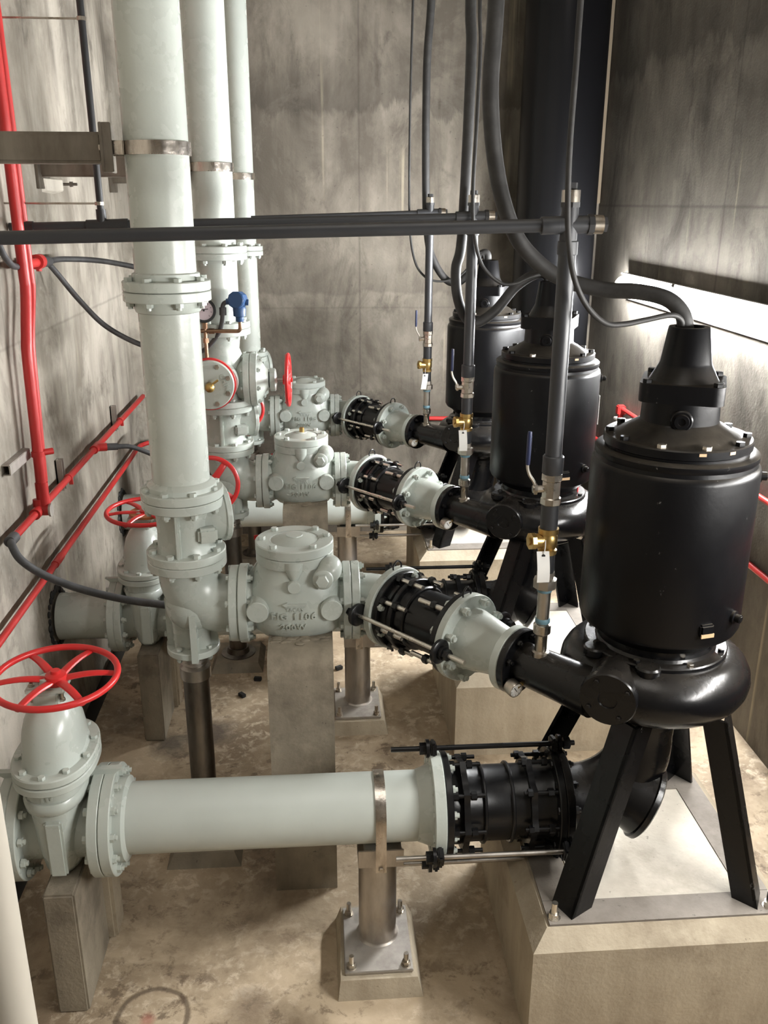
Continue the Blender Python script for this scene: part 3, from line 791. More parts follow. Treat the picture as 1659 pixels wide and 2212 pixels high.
fx = lambda x: V((x, CY, ZD))
bn = thing('bend_pipe', '', 'pipe bend', (.2, 3.33, ZD), 'short grey bends after the check valves')
c0 = fx(.112); tl = .09
pts = []
I = c0 + V((tl + .012, 0, 0)); E_ = LEF - dd * .03
for k in range(13):
    u = k / 12; pts.append((c0 * (1 - u) ** 2 + I * 2 * u * (1 - u) + E_ * u ** 2))
part('elbow_barrel', MB().tube(pts, .112, 40), 'greypipe', bn, angle=60)
part('flange', MB().ring(fx(.110), fx(.1435), .162, .09, 56), 'grey', bn)
part('flange', MB().ring(LEF - dd * .034, LEF, .171, .09, 56), 'grey', bn)
bolts(bn, fx(.110), (1, 0, 0), .140, 8, .03, .068, 'grey', .39)
bolts(bn, LEF - dd * .006, dd, .146, 8, .030, .058, 'grey', .39, skip=(2,))
series(bn, ['short grey bend between nearest check valve and its black coupling', 'short grey bend between middle check valve and its black coupling', 'short grey bend between farthest check valve and its black coupling'])

# check valve
cvx = -.115
cvt = thing('check_valve', '', 'valve', (cvx, CY, ZD - .18), 'grey swing check valves')
mb = MB().lathe([(.128, 0), (.112, .03), (.115, .10), (.115, .28), (.112, .36), (.128, .385)], fx(-.308), (1, 0, 0), n=48)
rings = []
for z, a, b, e in ((1.035, .06, .04, 2.2), (1.042, .115, .075, 2.3), (1.065, .152, .115, 2.4), (1.10, .182, .150, 2.5), (1.15, .199, .172, 2.5), (1.21, .202, .178, 2.45), (1.265, .192, .173, 2.3), (1.31, .177, .164, 2.1), (1.35, .160, .154, 2.0), (1.38, .150, .150, 2.0), (1.385, .148, .148, 2.0)):
    rings.append(superring((cvx + .006, CY, z), a, b, 72, e))
mb.loft(rings)
for s in (-1, 1):
    xw = .128 if s > 0 else .13
    mb.prism([(0, 0), (.075, -.105), (.0, -.16), (-.02, -.16), (-.02, 0)], MX.Translation((cvx + s * .135, CY + .012, 1.385)) @ MX.Rotation(PI / 2, 4, 'X') @ MX.Scale(s, 4, (1, 0, 0)), .024)
cvb = part('body', mb, 'grey', cvt, angle=50)
for x0, x1 in ((-.342, -.305), (.076, .108)):
    part('flange', MB().ring(fx(x0), fx(x1), .162, .08, 56), 'grey', cvt)
ld = MB()
ld.lathe([(.150, 1.372), (.156, 1.376), (.156, 1.412), (.153, 1.415)], (cvx, CY, 0), n=56)
part('neck_flange', ld, 'grey', cvt)
ld = MB().lathe([(.153, 1.416), (.157, 1.419), (.157, 1.452), (.153, 1.456), (.098, 1.456), (.094, 1.453), (.06, 1.466), (.034, 1.471), (.033, 1.474), (.001, 1.475)], (cvx, CY, 0), n=56, cap=False)
part('lid', ld, 'grey', cvt)
for a in (50, 130, 232, 305, 10, 180):
    q = math.radians(a); one_bolt(cvt, (cvx + .130 * math.cos(q), CY + .130 * math.sin(q), 1.456), (0, 0, 1), .03, mat='grey')
yf = CY - .165
for xx, zz, yy in ((-.128, 0, 0),): pass
for bx_, tw in ((-.262, -.06), (.028, .08)):
    part('side_boss', MB().lathe([(.044, -.10), (.044, .0), (.041, .004)], (bx_, CY - .176, 1.216), (tw, -1, 0), n=36), 'grey', cvt)
part('centre_boss', MB().lathe([(.025, -.06), (.025, .010), (.023, .013)], (-.117, CY - .170, 1.318), (0, -1, .05), n=28).tube([(cvx, CY - .130, 1.40), (cvx, CY - .142, 1.37), (cvx, CY - .155, 1.335)], [.042, .034, .012], 18), 'grey', cvt)
rb = MB().tube([(cvx + .138, CY - .075, 1.375), (cvx + .140, CY - .100, 1.372), (cvx + .136, CY - .118, 1.362), (cvx + .118, CY - .132, 1.345)], [.040, .048, .049, .042], 26, 4)
rb.lathe([(.040, -.03), (.040, .012), (.037, .016)], (cvx + .112, CY - .160, 1.345), (-.1, -1, .05), n=28)
part('hinge_boss', rb, 'grey', cvt, angle=60)
one_bolt(cvt, (cvx + .110, CY - .175, 1.345), (-.1, -1, .05), .052, mat='grey')
text_part(cvt, 'FIG 1106', (-.121, CY - .2, 1.194), (1, 0, 0), (0, 0, 1), .043, .014, 'grey', cvb, bold=.0005)
text_part(cvt, '200W', (-.123, CY - .2, 1.146), (1, 0, 0), (0, 0, 1), .038, .014, 'grey', cvb, bold=.0005)
text_part(cvt, 'TACAS', (-.117, CY - .2, 1.223), (1, 0, 0), (0, 0, 1), .021, .007, 'grey', cvb, bold=.0004)
ar = MB().prism([(-.05, 0), (-.030, .010), (-.030, .003), (.045, .003), (.045, -.003), (-.030, -.003), (-.030, -.010)], MX.Translation((-.115, CY - .172, 1.246)) @ MX.Rotation(PI / 2, 4, 'X'), .012)
part('flow_arrow', ar, 'grey', cvt)
bolts(cvt, fx(-.342), (1, 0, 0), .140, 8, .03, .072, 'grey', .39)
cvs = series(cvt, ['nearest and palest grey check valve with domed lid, on the tall concrete pier', 'middle grey check valve, lid with a small brass plug', 'farthest grey check valve, by the edge-on red handwheel'])
pl = part('lid_plug', MB().lathe([(.014, 1.47), (.014, 1.497), (.011, 1.50)], (cvx + .005, CY + S, 0), n=12), 'brass', cvs[1], 'small brass plug')

pr = thing('tall_pier', '', 'pier', (-.10, 3.38, 0), 'concrete piers under the check valves')
px0, px1, py0, py1 = -.225, .03, 3.06, 3.70
pm = MB(); prof = [(py0 - .02, 0), (py0, 1.03), (py0 + .012, 1.055), (py0 + .04, 1.075), (py0 + .12, 1.088), (py1 - .12, 1.088), (py1 - .03, 1.07), (py1, 1.03), (py1, 0)]
pm.prism(prof, MX.Translation((px0, 0, 0)) @ MX(((0, 0, 1, 0), (1, 0, 0, 0), (0, 1, 0, 0), (0, 0, 0, 1))), px1 - px0)
part('pier_block', pm, 'pier', pr)
bl = MB()
for i in range(22):
    bl.sphere((random.uniform(px0 + .02, px1 - .02), py0 + random.uniform(.10, .17), 1.088), random.uniform(.007, .014), (1.7, 1, .35), 8)
part('mortar_bed', bl, 'pier', pr)
series(pr, ['broad concrete pier under the nearest check valve, in mid picture', 'broad concrete pier under the middle check valve, crossing the farthest horizontal pipe', 'broad concrete pier under the farthest check valve, hidden behind the middle valve'])

# base elbow
RXX = -.545
be = thing('base_elbow', '', 'pipe elbow', (RXX, CY, .955), 'grey duckfoot elbows under the risers')
pts = [V((-.345, CY, ZD)), V((-.40, CY, ZD))]
for k in range(1, 10):
    a = PI / 2 * k / 10; pts.append(V((-.40 - .145 * math.sin(a), CY, ZD + .145 * (1 - math.cos(a)))))
pts += [V((RXX, CY, ZD + .15)), V((RXX, CY, ZD + .20))]
mb = MB().tube(pts, [.118] * len(pts), 40)
mb.sphere((RXX + .012, CY, ZD + .0), .118, (.95, 1, .9), 28)
part('elbow_barrel', mb, 'grey', be, angle=60)
ft = MB().box((RXX, CY, 1.09), (.205, .026, .25)).box((RXX + .02, CY - .02, 1.075), (.026, .20, .21))
ft.loft([superring((RXX, CY, z), a, b, 24, 4) for z, a, b in ((.99, .075, .06), (1.10, .075, .07), (1.20, .09, .09))])
part('foot_web', ft, 'grey', be, angle=30)
part('foot_flange', MB().ring((RXX, CY, .975), (RXX, CY, 1.003), .108, .01, 40), 'grey', be)
bolts(be, (RXX, CY, .988), (0, 0, -1), .086, 4, .026, .034, 'grey', .6)
part('flange', MB().ring(fx(-.38), fx(-.344), .156, .08, 56), 'grey', be)
part('flange', MB().ring((RXX, CY, 1.358), (RXX, CY, 1.393), .156, .08, 56), 'grey', be)
series(be, ['nearest grey elbow with webbed foot, left of the nearest check valve', 'middle grey elbow with webbed foot, left of the middle check valve', 'farthest grey elbow with webbed foot, left of the farthest check valve'])

sn = thing('support_post', '', 'pipe support', (RXX, CY, 0), 'dark steel posts under the riser elbows')
part('post_tube', MB().lathe([(.054, .05), (.054, .86)], (RXX, CY, 0), n=28), 'darksteel', sn)
part('threaded_collar', MB().lathe([(.056, .845), (.064, .85), (.064, .90), (.058, .905), (.050, .912), (.056, .918), (.050, .926), (.056, .932), (.05, .94), (.05, .975)], (RXX, CY, 0), n=28), 'rawsteel', sn)
part('base_flange', MB().lathe([(.105, .045), (.105, .062), (.072, .068), (.064, .10)], (RXX, CY, 0), n=28), 'darksteel', sn)
part('grout_pad', MB().loft([[V((RXX + x, CY + y, 0)) for x, y in ((-.16, -.17), (.16, -.17), (.16, .17), (-.16, .17))], [V((RXX + x, CY + y, .055)) for x, y in ((-.13, -.14), (.13, -.14), (.13, .14), (-.13, .14))]]), 'pier', sn)
series(sn, ['nearest dark steel post, under the elbow and behind the lowest grey pipe', 'middle dark steel post, on a low pad left of the tall pier', 'farthest dark steel post, hidden behind the middle elbow'])

# plug valve on top of the elbow
pv = thing('plug_valve', '', 'valve', (RXX, CY, 1.393), 'grey plug valves on the elbows')
mb = MB().lathe([(.122, 1.42), (.110, 1.44), (.108, 1.50), (.108, 1.55), (.112, 1.60), (.122, 1.62)], (RXX, CY, 0), n=48)
mb.box((RXX - .012, CY - .112, 1.515), (.022, .04, .20), None, .006)
bdv = V((.93, .36, 0)).normalized(); bc = V((RXX, CY, 1.555))
mb.lathe([(.085, 0), (.092, .09), (.103, .122), (.106, .144)], bc, bdv, n=40)
mb.box(bc + V((.095, -.075, -.045)), (.075, .06, .06), MX.Rotation(.3, 3, 'Z'), .01)
part('body', mb, 'grey', pv, angle=45)
part('bonnet', MB().lathe([(.108, .144), (.114, .147), (.114, .165), (.108, .169), (.095, .173), (.06, .18)], bc, bdv, n=48), 'grey', pv)
part('flange', MB().ring((RXX, CY, 1.394), (RXX, CY, 1.428), .156, .08, 56), 'grey', pv)
part('flange', MB().ring((RXX, CY, 1.61), (RXX, CY, 1.645), .159, .08, 56), 'grey', pv)
bolts(pv, (RXX, CY, 1.393), (0, 0, -1), .134, 8, .032, .070, 'grey', .35)
bolts(pv, (RXX, CY, 1.645), (0, 0, -1), .137, 8, .032, .072, 'grey', .35)
shaft = V((RXX + .064, CY + .37, 1.575))
part('gear_shaft', MB().cyl((RXX + .05, CY + .08, 1.565), shaft + V((0, .03, 0)), .03, 20), 'grey', pv)
handwheel(pv, shaft, (.05, -1, .12), .117, 4, .010, .02, .022, ph=.95)
pvs = series(pv, ['nearest grey plug valve at the foot of the nearest tall riser', 'middle grey plug valve below the round cover with red rim', 'farthest grey plug valve, mostly hidden by the middle valves'])

for k_, o_ in enumerate(pvs):
    for c_ in list(o_.children):
        if k_ and c_.name.startswith('handwheel'):
            if k_ == 1: c_.location = (.012, 0, -.045)
            else:
                for g_ in list(c_.children): bpy.data.objects.remove(g_)
                bpy.data.objects.remove(c_)
# ------------------------------------------------------------------ risers
def vflange(par, x, y, z0, z1, R, n=56): part('flange', MB().ring((x, y, z0), (x, y, z1), R, .05, n), 'grey', par)
r0 = thing('riser_spool', 'thick grey vertical pipe between two flanges, nearest riser', 'pipe', (RXX, CY, 1.645), 'riser pipes')
part('pipe_barrel', MB().lathe([(.1095, 1.66), (.1095, 2.41)], (RXX, CY, 0), n=64), 'greypipe', r0)
part('hub', MB().lathe([(.135, 1.68), (.132, 1.70), (.118, 1.712), (.1095, 1.716)], (RXX, CY, 0), n=48), 'grey', r0)
vflange(r0, RXX, CY, 1.647, 1.682, .159); vflange(r0, RXX, CY, 2.394, 2.429, .157)
part('hub', MB().lathe([(.1095, 2.352), (.116, 2.356), (.122, 2.37), (.125, 2.394)], (RXX, CY, 0), n=48), 'grey', r0)
r1 = thing('riser_pipe', 'nearest and widest tall grey pipe, rising out of the top of the photo', 'pipe', (RXX, CY, 2.43), 'riser pipes')
part('pipe_barrel', MB().lathe([(.1095, 2.44), (.1095, 4.9)], (RXX, CY, 0), n=64), 'greypipe', r1)
vflange(r1, RXX, CY, 2.431, 2.466, .157)
part('hub', MB().lathe([(.122, 2.466), (.120, 2.49), (.112, 2.494)], (RXX, CY, 0), n=48), 'grey', r1)
bolts(r1, (RXX, CY, 2.43), (0, 0, -1), .136, 8, .032, .072, 'grey', .35)
CY1, CY2 = CY + S, CY + 2 * S
r2 = thing('riser_spool', 'short flanged grey pipe of the middle riser, behind the blue transmitter', 'pipe', (RXX, CY1, 2.075), 'riser pipes')
part('pipe_barrel', MB().lathe([(.1095, 2.10), (.1095, 2.44)], (RXX, CY1, 0), n=56), 'greypipe', r2)
vflange(r2, RXX, CY1, 2.077, 2.112, .166); vflange(r2, RXX, CY1, 2.44, 2.475, .166)
r3 = thing('riser_pipe', 'middle tall grey pipe, second of the three tall risers', 'pipe', (RXX, CY1, 2.475), 'riser pipes')
part('pipe_barrel', MB().lathe([(.1095, 2.49), (.1095, 4.9)], (RXX, CY1, 0), n=56), 'greypipe', r3)
vflange(r3, RXX, CY1, 2.476, 2.512, .166)
bolts(r3, (RXX, CY1, 2.476), (0, 0, -1), .142, 8, .032, .074, 'grey', .35)
RX2 = -.515
r4 = thing('riser_spool', 'slim grey vertical pipe of the farthest riser, left of the back wall', 'pipe', (RX2, CY2, 1.645), 'riser pipes')
part('pipe_barrel', MB().lathe([(.080, 1.66), (.080, 2.39)], (RX2, CY2, 0), n=48), 'greypipe', r4)
vflange(r4, RX2, CY2, 1.647, 1.68, .13); vflange(r4, RX2, CY2, 2.37, 2.402, .125)
bolts(r4, (RX2, CY2, 1.645), (0, 0, -1), .108, 8, .028, .07, 'grey', .35)
r5 = thing('riser_pipe', 'farthest and slimmest tall grey pipe, third of the three tall risers', 'pipe', (RX2, CY2, 2.402), 'riser pipes')
part('pipe_barrel', MB().lathe([(.080, 2.42), (.080, 4.9)], (RX2, CY2, 0), n=48), 'greypipe', r5)
vflange(r5, RX2, CY2, 2.404, 2.437, .125)
bolts(r5, (RX2, CY2, 2.403), (0, 0, -1), .104, 8, .028, .068, 'grey', .35)

# wall brackets with clamps
def bracket(y, rx, pr_, label):
    z = 2.905; b = thing('riser_bracket', label, 'bracket', (LX, y, z), 'steel brackets holding the risers')
    xe = rx - pr_ - .05
    part('beam', MB().box(((LX + xe - .012) / 2 + .0, y, z), (xe - .012 - LX - .002, .10, .10), None, .010), 'beamsteel', b)
    part('wall_plate', MB().box((LX + .008, y, z), (.012, .22, .22), None, .002), 'beamsteel', b)
    part('end_plate', MB().box((xe - .006, y, z), (.012, .19, .155), None, .002).box((xe + .012, y - .085, z), (.03, .012, .155), None, .002), 'beamsteel', b)
    cl = MB(); n = 40; o_ = []; i_ = []
    a0 = math.radians(-148); a1 = math.radians(148)
    P = []
    for k in range(n + 1):
        a = a0 + (a1 - a0) * k / n; P.append(V((math.cos(a), math.sin(a), 0)))
    rings = [[V((rx, y, z)) + p * (pr_ + d) + V((0, 0, h)) for d, h in ((.001, -.022), (.008, -.022), (.008, .022), (.001, .022))] for p in P]
    cl.loft(rings)
    for s in (-1, 1):
        cl.box((rx - pr_ * .92 - .028, y + s * (pr_ * .62), z), (.07, .012, .044), MX.Rotation(s * .25, 3, 'Z'), .003)
    part('clamp_band', cl, 'strap', b, 'shiny clamp band round the pipe')
    one_bolt(b, (xe - .014, y - .06, z), (-1, 0, 0), .02, .0, mat='steel')
    return b
bracket(CY, RXX, .1095, 'nearest steel bracket beam and clamp on the nearest riser, at upper left')
bracket(CY1, RXX, .1095, 'middle steel bracket and clamp on the middle riser, behind the nearest riser')
bracket(CY2, RX2, .080, 'farthest steel bracket and clamp on the slim farthest riser')

# ------------------------------------------------------------------ middle bay: round cover, gauge, transmitter, side valve
tv = thing('tee_fitting', 'grey tee on the middle riser, round red-rimmed cover facing the camera', 'pipe tee', (RXX, CY1, 1.645))
mb = MB().lathe([(.112, 1.66), (.115, 1.75), (.118, 1.80), (.115, 1.92), (.100, 1.96), (.104, 2.0), (.112, 2.04)], (RXX, CY1, 0), n=44)
mb.lathe([(.10, 0), (.10, .19)], (RXX, CY1, 1.80), (0, -1, 0), n=40)
mb.lathe([(.10, 0), (.10, .12)], (RXX, CY1, 1.78), (1, 0, 0), n=40)
part('body', mb, 'grey', tv, angle=50)
vflange(tv, RXX, CY1, 1.647, 1.68, .166); vflange(tv, RXX, CY1, 2.04, 2.075, .166)
bolts(tv, (RXX, CY1, 2.076), (0, 0, -1), .142, 8, .032, .07, 'grey', .35)
fc = V((-.598, CY1 - .17, 1.80)); fdir = V((.06, -1, 0)).normalized()
part('flange', MB().ring(fc, fc + fdir * .03, .135, .05, 48), 'grey', tv)
part('red_gasket', MB().ring(fc + fdir * .03, fc + fdir * .056, .142, .05, 56, .001), 'red', tv, 'bright red rim')
part('blind_cover', MB().lathe([(.129, .052), (.133, .055), (.133, .078), (.128, .083), (.05, .083)], fc, fdir, n=56), 'grey', tv)
for i in range(8):
    a = 2 * PI * i / 8 + .35; m = frame(fc + fdir * .083, fdir); one_bolt(tv, m @ V((.108 * math.cos(a), .108 * math.sin(a), 0)), fdir, .028, mat='steel')
text_part(tv, 'CHIN', (fc + fdir * .083 + V((.082, 0, .015))), V((.35, 0, -.94)), V((.94, 0, .35)), .036, .006, 'grey', None, bold=.001)
part('drain_valve', MB().cyl(fc + fdir * .08, fc + fdir * .14, .019, 16).sphere(fc + fdir * .13 + V((.004, 0, -.004)), .026, (1, 1, 1), 14).cyl(fc + fdir * .12 + V((0, 0, 0)), fc + fdir * .12 + V((.05, 0, .035)), .006, 8), 'brass', tv, 'small brass drain valve')
gst = thing('pressure_gauge', 'large black-rimmed pressure gauge above the red-rimmed cover', 'gauge', (-.604, 4.872, 1.93), None)
gcx = V((-.604, 4.862, 2.19)); gd = V((.12, -1, .12)).normalized()
part('pipe_stem', MB().cyl((-.604, 4.872, 1.925), (-.604, 4.872, 2.12), .010, 14).cyl((-.604, 4.872, 2.02), (-.604, 4.872, 2.045), .016, 8).cyl((-.604, 4.872, 2.095), (-.604, 4.872, 2.125), .014, 6), 'copper', gst)
part('gauge_case', MB().lathe([(.052, -.03), (.062, -.022), (.064, .0), (.064, .018), (.060, .022), (.050, .022), (.049, .016)], gcx, gd, n=40), 'ink', gst)
dl_ = part('gauge_dial', MB().lathe([(.0495, .0160), (.0495, .0175)], gcx, gd, n=40), 'pinkdial', gst, 'pale pink dial')
m = frame(gcx + gd * .0185, gd, (1, 0, 0))
mk = MB()
for i in range(9):
    a = math.radians(-45 + 270 * i / 8); p = m @ V((.039 * math.cos(a), .039 * math.sin(a), 0)); mk.box(p, (.008, .002, .002), MX.Rotation(-a, 3, 'Y'))
mk.box(m @ V((-.006, .004, 0)), (.060, .0015, .003), MX.Rotation(-.15, 3, 'Y')); mk.lathe([(.005, 0), (.005, .002)], m @ V((0, 0, 0)), gd, n=12)
part('needle', mk, 'ink', gst)
tr = thing('pressure_transmitter', 'blue pressure transmitter on a copper branch, beside the black gauge', 'transmitter', (-.42, 4.872, 2.08))
part('copper_branch', MB().tube([(-.64, 4.872, 2.082), (-.60, 4.872, 2.082), (-.45, 4.872, 2.080), (-.425, 4.872, 2.083), (-.418, 4.872, 2.10), (-.418, 4.872, 2.135)], .0105, 12, 3).cyl((-.585, 4.872, 2.081), (-.555, 4.872, 2.081), .015, 10), 'copper', tr)
part('sensor_body', MB().lathe([(.020, 2.13), (.022, 2.14), (.022, 2.155), (.033, 2.16), (.035, 2.20), (.030, 2.21)], (-.418, 4.872, 0), n=20), 'blue', tr)
hd_ = MB().lathe([(.040, -.04), (.046, -.034), (.046, .034), (.040, .04)], (-.424, 4.872, 2.243), (-.25, -1, .1), n=10)
hd_.lathe([(.016, 0), (.016, .055)], (-.43, 4.872, 2.24), (-1, 0, -.1), n=14).lathe([(.016, 0), (.016, .052)], (-.42, 4.872, 2.235), (1, 0, -.1), n=14)
part('sensor_head', hd_, 'blue', tr)
part('conduit', MB().tube([(-.48, 4.872, 2.235), (-.50, 4.872, 2.222), (-.508, 4.875, 2.19), (-.512, 4.88, 2.14), (-.535, 4.90, 2.07), (-.59, 4.93, 2.0), (-.66, 4.98, 1.95), (-.76, 5.05, 1.93)], .012, 12, 5).cyl((-.506, 4.872, 2.165), (-.505, 4.872, 2.205), .019, 10), 'hose', tr, 'dark flexible conduit')
sv = thing('side_valve', 'grey valve on its side with edge-on red handwheel, beside middle riser', 'valve', (-.40, CY1, 1.78))
mb = MB().lathe([(.112, .0), (.125, .03), (.128, .06)], (-.46, CY1, 1.782), (1, 0, 0), n=40)
mb.lathe([(.135, 0), (.122, .012), (.080, .040), (.064, .050), (.060, .062)], (-.35, CY1, 1.782), (1, 0, 0), n=40)
part('body', mb, 'grey', sv, angle=45)
part('bonnet_flange', MB().ring((-.425, CY1, 1.782), (-.39, CY1, 1.782), .148, .05, 44).ring((-.388, CY1, 1.782), (-.348, CY1, 1.782), .148, .05, 44), 'grey', sv)
bolts(sv, (-.387, CY1, 1.782), (1, 0, 0), .130, 8, .026, .08, 'grey', .2)
part('gland', MB().lathe([(.060, .0), (.066, .004), (.066, .03), (.058, .036), (.03, .04)], (-.282, CY1, 1.78), (1, 0, 0), n=8), 'grey', sv)
part('gland_neck', MB().lathe([(.045, -.02), (.045, .004)], (-.282, CY1, 1.78), (1, 0, 0), n=24), 'ink', sv)
part('stem', MB().cyl((-.25, CY1, 1.78), (-.165, CY1, 1.778), .012, 12), 'rawsteel', sv)
handwheel(sv, (-.178, CY1, 1.778), (1, -.04, 0), .142, 5, .011, .03, .026, ph=.3)

# ------------------------------------------------------------------ flushing risers (one per pump)
VX, VY = .745, 2.72
fr = thing('flushing_riser', '', 'pipe', (VX, VY, 1.255), 'vertical flushing pipes on the pump nozzles')
def vl(prof, n=20): return MB().lathe(prof, (VX, VY, 0), n=n)
part('steel_nipple', vl([(.030, 1.245), (.030, 1.262), (.021, 1.266), (.021, 1.325), (.024, 1.33), (.030, 1.335), (.030, 1.365), (.022, 1.37), (.0225, 1.50)]), 'steel', fr)
part('thread_seal', vl([(.0235, 1.372), (.0255, 1.376), (.0255, 1.386), (.0235, 1.39)]).lathe([(.0235, 1.488), (.0255, 1.491), (.0255, 1.498), (.0235, 1.50)], (VX, VY, 0), n=20), 'teal', fr, 'teal thread sealant')
part('union', MB().lathe([(.032, 1.50), (.040, 1.505), (.040, 1.535), (.030, 1.54), (.030, 1.562)], (VX, VY, 0), n=8), 'steel', fr)
part('plastic_nipple', vl([(.026, 1.56), (.0275, 1.563), (.0275, 1.628), (.026, 1.63)]), 'pvc', fr)
part('plastic_nipple', vl([(.026, 1.715), (.029, 1.718), (.029, 1.80), (.026, 1.803)]), 'pvc', fr)
part('plastic_collar', vl([(.032, 1.905), (.034, 1.908), (.034, 1.962), (.031, 1.966)]), 'pvc', fr)
part('plastic_pipe', vl([(.0265, 1.95), (.0265, 2.60)]), 'pvc', fr)
series(fr, ['vertical flushing pipe crossing in front of the middle pump, nearest of three', 'vertical flushing pipe in front of the farthest pump, second of three', 'vertical flushing pipe against the back wall, farthest of three'])
bvv = thing('brass_check_valve', '', 'valve', (VX, VY, 1.63), 'small brass valves on the flushing pipes')
part('body', MB().lathe([(.031, 1.628), (.032, 1.642), (.026, 1.646), (.032, 1.66), (.032, 1.69), (.027, 1.698), (.034, 1.70), (.034, 1.718)], (VX, VY, 0), n=8 * 2).cyl((VX, VY, 1.672), (VX - .05, VY - .012, 1.676), .025, 20), 'brass', bvv)
part('cap', MB().cyl((VX - .05, VY - .012, 1.676), (VX - .064, VY - .015, 1.677), .029, 8).cyl((VX - .064, VY - .015, 1.677), (VX - .07, VY - .016, 1.677), .014, 6), 'brass', bvv)
series(bvv, ['small brass valve on the nearest flushing pipe, tag hanging from it', 'small brass valve on the second flushing pipe, before the farthest pump', 'small brass valve on the farthest flushing pipe, against the back wall'])
bl = thing('ball_valve', '', 'valve', (VX, VY, 1.80), 'steel lever valves on the flushing pipes')
part('body', MB().lathe([(.031, 1.80), (.034, 1.803), (.034, 1.822), (.030, 1.826), (.030, 1.88), (.034, 1.884), (.034, 1.904), (.031, 1.907)], (VX, VY, 0), n=8), 'steel', bl)
part('spindle', MB().cyl((VX, VY, 1.853), (VX - .062, VY, 1.853), .012, 12).cyl((VX - .048, VY, 1.853), (VX - .058, VY, 1.853), .019, 6), 'steel', bl)
hdl = part('lever', MB().tube([(VX - .055, VY, 1.853), (VX - .058, VY, 1.875), (VX - .074, VY, 1.90), (VX - .082, VY, 1.925), (VX - .082, VY, 1.95)], .0055, 10, 3), 'steel', bl)
part('grip', MB().tube([(VX - .082, VY, 1.935), (VX - .082, VY, 1.95), (VX - .081, VY, 2.03), (VX - .081, VY, 2.045)], [.006, .0075, .0075, .006], 12, 2), 'bluegrip', hdl, 'dark blue lever grip')
series(bl, ['steel lever valve with blue grip on the nearest flushing pipe', 'steel lever valve with blue grip on the second flushing pipe', 'steel lever valve with dark grip on the farthest flushing pipe'])
def tagcard(k, dz, rot, label):
    y = VY + S * k - .036; x = VX - .022; z = 1.60 + dz
    tg = thing('paper_tag', label, 'tag', (x, y, z), 'white tags on the flushing pipes')
    c, s = math.cos(rot), math.sin(rot)
    pts = [(-.021, .045), (.021, .045), (.021, -.02), (.016, -.05), (-.021, -.05)]
    mb = MB(); rings = []
    for u in range(9):
        zz = .048 - .105 * u / 8; yy = -.018 * math.sin(u / 8 * PI * .7) * (1 if u < 9 else 1)
        rings.append([V((x + (w * c) - zz * s * .3, y + yy + dy, z + zz)) for w, dy in ((-.021, 0), (.021, 0), (.021, .0012), (-.021, .0012))])
    mb.loft(rings)
    cd = part('card', mb, 'white', tg)
    part('eyelet', MB().lathe([(.006, 0), (.006, .003)], (x, y - .003, z + .034), (0, -1, 0), n=12), 'ink', cd)
    part('string', MB().tube([(x, y - .004, z + .034), (x + .004, y - .004, z + .06), (x + .006, y + .006, z + .085)], .0016, 6, 3), 'white', tg)
tagcard(0, 0, .1, 'white paper tag hanging from the nearest brass valve')
tagcard(1, -.01, .1, 'white paper tag hanging from the second brass valve')
tagcard(2, -.03, -.5, 'curled pale tag below the farthest brass valve')

# overhead pipes with crosses
def overhead(k, xl, zl, label, clabel):
    y = VY + S * k; z = 2.67
    oh = thing('overhead_pipe', label, 'pipe', (0, y, z), 'long dark horizontal pipes')
    part('pipe_barrel', MB().cyl((xl, y, zl), (VX - .02, y, z), .0185 if k else .0195, 22), 'pvc', oh)
    part('collar', MB().cyl((VX - .085, y, z - .002), (VX - .03, y, z), .026, 22, bev=.002), 'pvc', oh)
    cr = thing('pipe_cross', clabel, 'pipe fitting', (VX, y, z), 'cross fittings at the pipe ends')
    mb = MB().cyl((VX - .04, y, z), (VX + .06, y, z + .002), .0255, 22).cyl((VX, y, z - .055), (VX, y, z + .055), .0255, 22).cyl((VX, y, z - .085), (VX, y, z - .045), .030, 22, bev=.002)
    part('body', mb, 'pvc', cr)
    part('end_nut', MB().cyl((VX + .055, y, z + .002), (VX + .072, y, z + .002), .030, 8), 'pvcblk', cr)
    part('end_plug', MB().cyl((VX + .10, y, z + .002), (VX + .112, y, z + .002), .024, 6), 'pvcblk', cr)
    part('steel_bush', MB().cyl((VX + .072, y, z + .002), (VX + .10, y, z + .002), .0275, 22), 'steel', cr)
    part('top_nut', MB().cyl((VX, y, z + .05), (VX, y, z + .064), .029, 8), 'pvcblk', cr)
    part('top_plug', MB().cyl((VX, y, z + .098), (VX, y, z + .118), .018, 6), 'pvcblk', cr)
    part('top_bush', MB().cyl((VX, y, z + .064), (VX, y, z + .098), .027, 22), 'steel', cr)
overhead(0, -1.41, 2.622, 'nearest long dark horizontal pipe, crossing in front of the tall risers', 'dark cross fitting with steel plugs at the nearest pipe end')
overhead(1, -1.41, 2.622, 'middle long dark horizontal pipe, passing behind the nearest riser', 'dark cross fitting beside the hanging cables, middle of three')
overhead(2, -.42, 2.632, 'farthest long dark horizontal pipe, ending against the back wall', 'smallest dark cross fitting, farthest of three')
